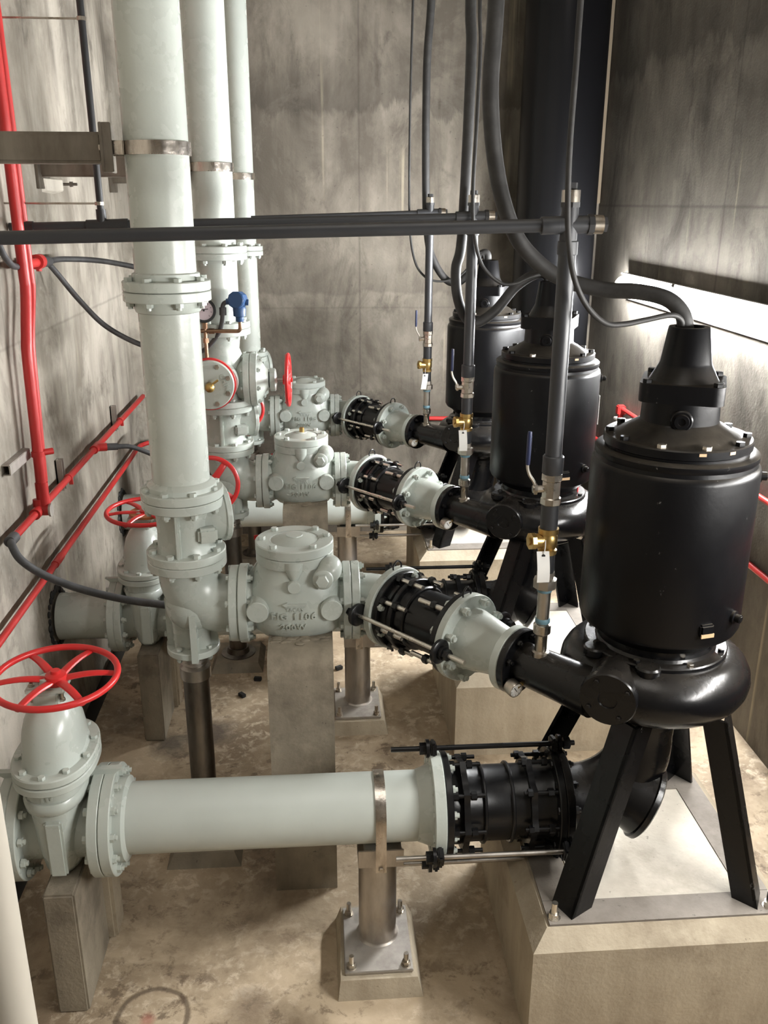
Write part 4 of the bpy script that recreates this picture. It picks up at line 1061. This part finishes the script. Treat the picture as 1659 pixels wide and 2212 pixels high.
# feed pipe on the left wall
fp = thing('feed_pipe', 'black vertical pipe by the left wall, with a tee at its foot', 'pipe', (-.99, 4.42, 2.63))
part('pipe_barrel', MB().cyl((-.99, 4.42, 2.63), (-.998, 4.42, 4.6), .016, 18), 'pvcblk', fp)
part('tee', MB().cyl((-1.06, 4.42, 2.628), (-.87, 4.42, 2.634), .026, 22).cyl((-.99, 4.42, 2.63), (-.99, 4.42, 2.70), .023, 20), 'pvcblk', fp)
part('coupling', MB().cyl((-1.36, 4.42, 2.622), (-1.30, 4.42, 2.623), .025, 20), 'pvcblk', fp)
for z in (2.725, 3.48):
    part('wall_hanger', MB().cyl((LX, 4.42, z + .0), (-1.0, 4.42, z), .0045, 8).ring((-.993, 4.42, z - .008), (-.993, 4.42, z + .008), .021, .016, 24, .001), 'steel', fp)

# small dial gauges on nozzles
gg = thing('dial_gauge', '', 'gauge', (.69, 2.76, 1.12), 'small dial gauges on the pump nozzles')
g0 = V((.728, 2.742, 1.152)); g1 = V((.664, 2.70, 1.134))
part('gauge_stem', MB().cyl(g0 + (g0 - g1).normalized() * .03, g1, .0085, 12).lathe([(.020, -.012), (.020, .012)], g0, g1 - g0, n=8), 'brass', gg)
gdr = V((.45, -.86, -.12)).normalized(); gcc = g1 + V((-.006, -.004, -.008))
part('gauge_case', MB().lathe([(.026, -.032), (.029, -.028), (.029, .004), (.0275, .007), (.0245, .007), (.0245, .003)], gcc, gdr, n=28), 'steel', gg)
part('gauge_dial', MB().lathe([(.0245, .0025), (.0245, .0045)], gcc, gdr, n=28), 'dial', gg, 'white dial')
m = frame(gcc + gdr * .006, gdr, (0, 0, 1))
nd = MB().tube([m @ V((-.006, -.004, 0)), m @ V((.013, .009, 0))], .0012, 6)
for i in range(7):
    a = math.radians(60 + 240 * i / 6); nd.tube([m @ V((.018 * math.cos(a), .018 * math.sin(a), 0)), m @ V((.021 * math.cos(a), .021 * math.sin(a), 0))], .0008, 5)
part('needle', nd, 'ink', gg)
series(gg, ['small white dial gauge on the nearest pump nozzle', 'small white dial gauge on the middle pump nozzle', 'small white dial gauge on the farthest pump nozzle'])

# ------------------------------------------------------------------ cables
def cable(name, pts, r, label, cat, group, n=14):
    P = [V(p) for p in pts]; o = solo(name, MB().tube(P, r, n, 8), 'rubber', label, cat, tuple(P[-1]), group, 80); return o
CB = 'thick power cables'; CT = 'thin control cables'
cable('power_cable', [(.545, 2.95, 4.6), (.542, 2.94, 3.9), (.540, 2.93, 3.30), (.530, 2.91, 3.04), (.560, 2.90, 2.81), (.619, 2.90, 2.647), (.698, 2.90, 2.556), (.79, 2.89, 2.500), (.905, 2.86, 2.472), (1.00, 2.80, 2.470), (1.076, 2.75, 2.453), (1.122, 2.73, 2.411), (1.137, 2.722, 2.36)], .025, 'thick dusty cable curving over the lamp into the nearest pump top', 'cable', CB, 18)
cable('control_cable', [(.73, 2.64, 4.6), (.722, 2.64, 3.7), (.714, 2.64, 3.242), (.713, 2.64, 3.098), (.710, 2.64, 2.90), (.714, 2.64, 2.755), (.725, 2.64, 2.629), (.749, 2.64, 2.525), (.796, 2.65, 2.443), (.858, 2.66, 2.392), (.918, 2.67, 2.386), (.990, 2.68, 2.397), (1.07, 2.69, 2.41), (1.108, 2.70, 2.395), (1.120, 2.705, 2.36)], .0085, 'thin cable hanging in front of the nearest flushing pipe', 'cable', CT)
cable('power_cable', [(.72, 4.5, 4.9), (.716, 4.5, 4.2), (.714, 4.5, 3.594), (.723, 4.5, 3.408), (.719, 4.5, 3.017), (.705, 4.5, 2.558), (.681, 4.5, 2.427), (.692, 4.5, 2.293), (.735, 4.5, 2.191), (.794, 4.5, 2.163), (.886, 4.49, 2.226), (.974, 4.47, 2.338), (1.06, 4.45, 2.40), (1.115, 4.43, 2.405), (1.137, 4.42, 2.36)], .025, 'thick dusty cable in a deep loop before the farthest pump', 'cable', CB, 18)
cable('control_cable', [(.735, 4.4, 4.9), (.736, 4.4, 4.2), (.739, 4.4, 3.576), (.748, 4.4, 3.393), (.742, 4.39, 3.109), (.731, 4.37, 2.811), (.737, 4.365, 2.646), (.760, 4.37, 2.520), (.801, 4.38, 2.433), (.883, 4.39, 2.367), (.952, 4.39, 2.362), (1.019, 4.395, 2.388), (1.08, 4.40, 2.405), (1.11, 4.405, 2.39), (1.118, 4.41, 2.36)], .0085, 'thin cable hanging along the second flushing pipe', 'cable', CT)
cable('power_cable', [(.76, 6.2, 5.0), (.745, 6.2, 4.4), (.738, 6.2, 3.917), (.717, 6.2, 3.529), (.723, 6.2, 2.842), (.745, 6.2, 2.493), (.796, 6.2, 2.343), (.877, 6.2, 2.236), (.957, 6.19, 2.222), (1.019, 6.17, 2.285), (1.072, 6.15, 2.376), (1.106, 6.135, 2.415), (1.135, 6.125, 2.41), (1.142, 6.12, 2.36)], .025, 'thick dusty cable hanging left of the farthest flushing pipe', 'cable', CB, 16)
cable('control_cable', [(.63, 6.15, 5.0), (.625, 6.15, 4.4), (.619, 6.15, 3.905), (.612, 6.15, 3.521), (.608, 6.15, 3.12), (.614, 6.15, 2.612), (.648, 6.15, 2.376), (.712, 6.15, 2.271), (.791, 6.15, 2.235), (.886, 6.15, 2.24), (.979, 6.14, 2.286), (1.06, 6.13, 2.395), (1.10, 6.12, 2.42), (1.118, 6.115, 2.36)], .0075, 'thinnest cable hanging leftmost before the back wall', 'cable', CT)

# ------------------------------------------------------------------ left wall services
CX = -1.362
def wallthing(name, label, cat, loc, group=None): return thing(name, label, cat, loc, group)
for i, (dy, lab) in enumerate(((0, 'red vertical conduit on the left wall, front one of the pair'), (.105, 'red vertical conduit on the left wall, rear one of the pair'))):
    rc = wallthing('red_conduit', lab, 'conduit', (CX, 4.19 + dy, 1.65), 'red vertical conduits')
    r = .0255 if i == 0 else .018
    xx = CX + (.02 if i == 0 else .016)
    bt = 1.36 if i == 0 else 1.45
    pts = [(xx + .004, 4.30 + dy, 4.6), (xx + .004, 4.30 + dy, 3.6), (xx + .004, 4.31 + dy, 3.0), (xx, 4.325 + dy, 2.45), (xx, 4.32 + dy, 2.34), (xx, 4.255 + dy * .8, 2.16), (xx, 4.225 + dy * .8, 2.06), (xx, 4.21 + dy * .7, 1.80), (xx, 4.185 + dy * .6, bt)]
    part('conduit_run', MB().tube([V(p) for p in pts], r, 18, 6), 'redcon', rc)
    if i == 0:
        part('lower_collar', MB().cyl((xx, 4.187, 1.345), (xx, 4.19, 1.46), .030, 18), 'redcon', rc)
h1 = wallthing('red_conduit', 'upper red conduit running level along the left wall, with grey hose ends', 'conduit', (CX, 5.2, 1.325), 'red conduits along the left wall')
part('conduit_run', MB().cyl((CX, 3.77, 1.330), (CX, 6.90, 1.318), .0175, 18), 'redcon', h1)
part('tee', MB().cyl((CX, 4.10, 1.328), (CX, 4.24, 1.327), .027, 18).cyl((CX, 4.175, 1.327), (CX, 4.18, 1.38), .027, 18).lathe([(.026, 0), (.026, .05)], (CX, 4.17, 1.327), (1, 0, 0), n=18), 'redcon', h1)
part('cover_plate', MB().lathe([(.032, .05), (.032, .06)], (CX, 4.17, 1.327), (1, 0, 0), n=18), 'galv', h1, 'shiny round cover')
part('tee', MB().cyl((CX, 5.29, 1.324), (CX, 5.41, 1.323), .026, 18).cyl((CX, 5.35, 1.324), (CX + .06, 5.37, 1.322), .025, 18), 'redcon', h1)
part('hose_end', MB().cyl((CX, 3.73, 1.331), (CX, 3.80, 1.330), .025, 18), 'hose', h1, 'grey hose fitting')
part('hose_end', MB().cyl((CX + .055, 5.368, 1.322), (CX + .12, 5.39, 1.318), .022, 18), 'hose', h1, 'grey hose fitting')
h2 = wallthing('red_conduit', 'lower red conduit running level along the left wall, bent at the corner', 'conduit', (CX, 5.0, 1.0), 'red conduits along the left wall')
part('conduit_run', MB().tube([(CX, 3.0, .985), (CX, 4.0, .988), (CX, 5.2, .993), (CX, 6.2, .997), (CX, 6.56, 1.0), (CX + .02, 6.65, 1.0), (CX + .10, 6.75, 1.005), (CX + .2, 6.85, 1.01)], .0165, 18, 4), 'redcon', h2)
part('coupler', MB().cyl((CX, 4.30, .989), (CX, 4.42, .9895), .0205, 16), 'redcon', h2)
for y, lab in ((4.71, 'grey channel bracket behind the upper red conduit, nearer one'), (6.05, 'grey channel bracket behind the upper red conduit, farther one')):
    b = wallthing('channel_bracket', lab, 'bracket', (LX, y, 1.33), 'channel brackets on the left wall')
    part('channel', MB().box((LX + .006, y, 1.345), (.006, .045, .17)).box((LX + .02, y - .02, 1.345), (.034, .005, .17)).box((LX + .02, y + .02, 1.345), (.034, .005, .17)), 'galv', b)
    part('pipe_clip', MB().ring((CX, y - .008, 1.326), (CX, y + .008, 1.326), .022, .017, 20, .001).box((CX + .012, y, 1.305), (.02, .012, .03)), 'redcon', b)
b = wallthing('channel_bracket', 'grey channel arm sticking out behind the red vertical conduits', 'bracket', (LX, 4.13, 1.60), 'channel brackets on the left wall')
part('channel', MB().box((LX + .035, 4.07, 1.60), (.006, .30, .045)).box((LX + .018, 4.07, 1.622), (.034, .30, .005)).box((LX + .018, 4.07, 1.578), (.034, .30, .005)), 'galv', b)
part('pipe_clip', MB().lathe([(.030, -.012), (.030, .012)], (CX + .02, 4.196, 1.60), (0, 0, 1), n=18).cyl((CX + .03, 4.22, 1.60), (CX + .075, 4.25, 1.60), .016, 12), 'redcon', b)
jf = wallthing('red_junction', 'red junction fitting with two black hoses, behind the red vertical conduits', 'junction', (CX, 4.6, 2.45))
part('fitting_body', MB().cyl((CX, 4.46, 2.455), (CX, 4.69, 2.452), .022, 16).lathe([(.036, -.03), (.036, .03)], (CX, 4.63, 2.455), (0, 1, 0), n=16).cyl((CX, 4.63, 2.45), (CX, 4.63, 2.41), .014, 10), 'redcon', jf)
part('hose_end', MB().cyl((CX, 4.69, 2.452), (CX + .004, 4.79, 2.446), .026, 16), 'hose', jf, 'dark hose socket')
part('channel', MB().box((LX + .02, 4.55, 2.475), (.04, .045, .16)), 'galv', jf)
HG = 'dark flexible hoses'
def hose(pts, r, label): solo('flexible_hose', MB().tube([V(p) for p in pts], r, 14, 8), 'hose', label, 'hose', tuple(pts[0]), HG, 80)
hose([(CX + .004, 4.79, 2.448), (CX + .05, 4.93, 2.45), (CX + .20, 5.10, 2.43), (CX + .40, 5.22, 2.38), (CX + .60, 5.27, 2.33), (CX + .75, 5.30, 2.30)], .0145, 'upper dark hose from the red junction to behind the riser flange')
hose([(CX + .004, 4.78, 2.44), (CX + .03, 4.84, 2.38), (CX + .11, 4.93, 2.23), (CX + .22, 4.99, 2.09), (CX + .40, 5.04, 1.98), (CX + .60, 5.06, 1.94), (-.70, 5.06, 1.93)], .0145, 'lower dark hose looping from the red junction to the middle riser')
hose([(CX + .0, 4.47, 2.456), (CX - .0, 4.35, 2.45), (CX, 4.22, 2.47), (CX, 4.10, 2.56), (CX, 4.02, 2.75), (CX, 4.0, 3.1)], .0145, 'dark hose curving up to the left from the red junction')
hose([(CX, 3.755, 1.331), (CX + .02, 3.70, 1.325), (CX + .06, 3.67, 1.27), (CX + .14, 3.69, 1.19), (CX + .28, 3.73, 1.10), (CX + .46, 3.76, 1.03), (CX + .62, 3.78, .99), (CX + .80, 3.80, .955), (CX + 1.05, 3.82, .935), (-.10, 3.84, .93)], .0175, 'long dark hose drooping from the upper red conduit behind the elbow')
hose([(CX + .11, 5.388, 1.319), (CX + .20, 5.42, 1.305), (CX + .34, 5.46, 1.23), (CX + .50, 5.49, 1.13), (CX + .66, 5.50, 1.05), (CX + .8, 5.50, .99)], .0150, 'dark hose from the farther red tee to behind the nearest riser')
gp_ = MB(); 
gp_.loft([[V((LX - .002, 5.02 + a * dx, 2.815 + b * dz)) for a, b in ((0, 1), (1, 1.1), (1.1, -.7), (.6, -1.1), (.05, -.9))] for dx, dz in ((.40, .040),)] + [[V((LX + .02, 5.05 + a * .34, 2.815 + b * .03)) for a, b in ((0, 1), (1, 1.0), (1.0, -.7), (.6, -1.), (.05, -.9))]])
gpt = thing('grout_patch', 'lump of mortar with a bolt on the left wall, under the bracket beam', 'mortar patch', (LX, 5.2, 2.8))
part('mortar_lump', gp_, 'grout', gpt)
part('anchor_stud', MB().cyl((LX, 5.42, 2.825), (LX + .09, 5.42, 2.825), .008, 10).cyl((LX + .05, 5.42, 2.825), (LX + .066, 5.42, 2.825), .016, 6), 'darksteel', gpt)

# red conduits on the right wall
for z, y0, lab in ((1.005 + .02, 6.33, 'upper red conduit on the right wall, starting at a small elbow box'), (.935 - .3 + .3, 7.1, 'lower red conduit on the right wall, passing behind two pumps')):
    pass
rw = thing('red_conduit', 'upper red conduit on the right wall, starting at a small red elbow', 'conduit', (RX - .04, 5.2, 1.31), 'red conduits on the right wall')
part('conduit_run', MB().cyl((RX - .03, 6.30, 1.305), (RX - .03, 2.2, 1.345), .0155, 14), 'redcon', rw)
part('elbow_box', MB().box((RX - .035, 6.31, 1.295), (.06, .06, .07), None, .008).cyl((RX - .035, 6.31, 1.29), (RX - .035, 6.31, 1.21), .02, 14), 'redcon', rw)
part('clip', MB().box((RX - .03, 6.36, 1.215), (.05, .09, .02), None, .004), 'white', rw, 'white clip')
rw2 = thing('red_conduit', 'lower red conduit on the right wall, passing behind two pumps', 'conduit', (RX - .04, 5.2, .935), 'red conduits on the right wall')
part('conduit_run', MB().cyl((RX - .017, 7.2, .925), (RX - .017, 2.2, .955), .0165, 14), 'redcon', rw2)
rw3 = thing('red_conduit', 'short red conduit on the back wall behind the farthest nozzle', 'conduit', (.7, BY - .03, .93), 'red conduits on the right wall')
part('conduit_run', MB().cyl((.50, BY - .018, 1.02), (1.5, BY - .018, 1.0), .018, 14), 'redcon', rw3)
rw4 = thing('red_conduit', 'red conduit on the back wall left of the farthest check valve', 'conduit', (-.6, BY - .03, 1.2), 'red conduits on the right wall')
part('conduit_run', MB().cyl((-.98, BY - .018, 1.02), (.05, BY - .018, 1.07), .018, 14), 'redcon', rw4)
rl = thing('red_lever', '', 'lever', (-.30, 4.95, .87), 'red levers behind the check valve lids')
part('lever_plate', MB().box((-.355, 4.95, .868), (.10, .012, .030), None, .003), 'red', rl)
part('spindle', MB().cyl((-.31, 4.94, .868), (-.31, 5.0, .868), .012, 12), 'rawsteel', rl)
part('valve_stub', MB().tube([(-.31, 5.0, .868), (-.27, 5.02, .868), (-.20, 5.04, .90), (-.17, 5.05, .97), (-.17, 5.05, 1.06)], .016, 12, 3), 'darksteel', rl)
rl['label'] = 'small red lever sticking out left behind the lid of the nearest check valve'
rl2 = dup(rl); rl2.location = V(rl.location) + V((.02, S, .03)); rl2['label'] = 'small red lever sticking out left behind the lid of the middle check valve'

# ------------------------------------------------------------------ lamp, post, chips
def lamp(y0, y1, label, name='wall_lamp', lens='lens'):
    lm = thing(name, label, 'lamp', (RX, (y0 + y1) / 2, 2.18), 'fluorescent wall lamps')
    prof = [(0, .072), (.050, .080), (.058, .078), (.058, .066), (.030, .060), (.030, -.070), (.036, -.092), (.030, -.10), (0, -.10)]
    mm = MX.Translation((RX, y0, 2.185)) @ MX(((-1, 0, 0, 0), (0, 0, 1, 0), (0, 1, 0, 0), (0, 0, 0, 1)))
    part('housing', MB().prism(prof, mm, y1 - y0), 'housing', lm)
    pl_ = []
    for k in range(13):
        a = math.radians(90 - 180 * k / 12); pl_.append((.032 + .075 * max(0, math.cos(a)), -.014 + .072 * math.sin(a)))
    mm2 = MX.Translation((RX, y0 + .02, 2.185)) @ MX(((-1, 0, 0, 0), (0, 0, 1, 0), (0, 1, 0, 0), (0, 0, 0, 1)))
    part('lens', MB().prism(pl_, mm2, y1 - y0 - .04), lens, lm, 'glowing white lens')
    part('latch', MB().box((RX - .098, y0 + (y1 - y0) * .55, 2.262), (.012, .05, .02), None, .003), 'darksteel', lm)
lamp(4.05, 6.50, 'long glowing white lamp on the right wall behind the nearest pump')
lamp(.55, 2.85, 'added unseen lamp on the right wall beside the camera, lighting the front faces', lens='lens_dim')  # second lamp added out of view to light surfaces facing the camera
ps_ = thing('railing_post', 'pale blurred post at the bottom left corner, close to the camera', 'post', (-.56, 1.1, 0))
part('post_tube', MB().cyl((-.512, 1.1, 0), (-.512, 1.1, 1.95), .044, 32), 'cream', ps_)
part('base_plate', MB().cyl((-.512, 1.1, 0), (-.512, 1.1, .012), .09, 24), 'cream', ps_)
for i, (x, y, lab) in enumerate(((-.491, 4.618, 'black chip on the floor between the posts, nearest one'), (-.411, 4.80, 'black chip on the floor beside the low pad'), (.081, 4.903, 'black chip on the floor left of the middle pipe support'))):
    solo('rubber_chip', MB().box((x, y, .012), (.028, .045, .022), MX.Rotation(.7 * (i + 1), 3, 'Z'), .003), 'rubberchip', lab, 'debris', (x, y, 0), 'black chips on the floor')

# ------------------------------------------------------------------ light, world, camera
def area(name, loc, rot, sx_, sy_, power, col):
    l = bpy.data.lights.new(name, 'AREA'); l.shape = 'RECTANGLE'; l.size = sx_; l.size_y = sy_; l.energy = power; l.color = col
    o = bpy.data.objects.new(name, l); COL.objects.link(o); o.location = loc; o.rotation_euler = rot; return o
area('ceiling_fill', (.4, 1.2, 5.5), (0, 0, 0), 1.6, 2.6, 26, (1.0, .96, .90))  # unseen soft fill added under the ceiling, no fixture modelled
w = bpy.data.worlds.new('World'); SCN.world = w; w.use_nodes = True
w.node_tree.nodes['Background'].inputs[0].default_value = (.5, .47, .43, 1); w.node_tree.nodes['Background'].inputs[1].default_value = .05

cam = bpy.data.cameras.new('Camera'); co = bpy.data.objects.new('Camera', cam); COL.objects.link(co)
cam.sensor_fit = 'VERTICAL'; cam.sensor_height = 36; cam.lens = 36 * 1924.65 / 2212; cam.clip_start = .05
yaw, pit, rol = [math.radians(a) for a in (4.183, 19.118, .161)]
fwd = V((math.sin(yaw) * math.cos(pit), math.cos(yaw) * math.cos(pit), -math.sin(pit)))
rgt = V((math.cos(yaw), -math.sin(yaw), 0)); up = rgt.cross(fwd)
r2 = rgt * math.cos(rol) + up * math.sin(rol); u2 = up * math.cos(rol) - rgt * math.sin(rol)
mw = MX((r2, u2, -fwd)).transposed().to_4x4(); mw.translation = V((0, 0, 2.73)); co.matrix_world = mw
SCN.camera = co
SCN.view_settings.view_transform = 'Standard'; SCN.view_settings.look = 'None'; SCN.view_settings.gamma = 1; SCN.view_settings.use_curve_mapping = False
SCN.view_settings.exposure = 0.46
try:
    SCN.cycles.max_bounces = 8; SCN.cycles.sample_clamp_indirect = 8
except Exception: pass
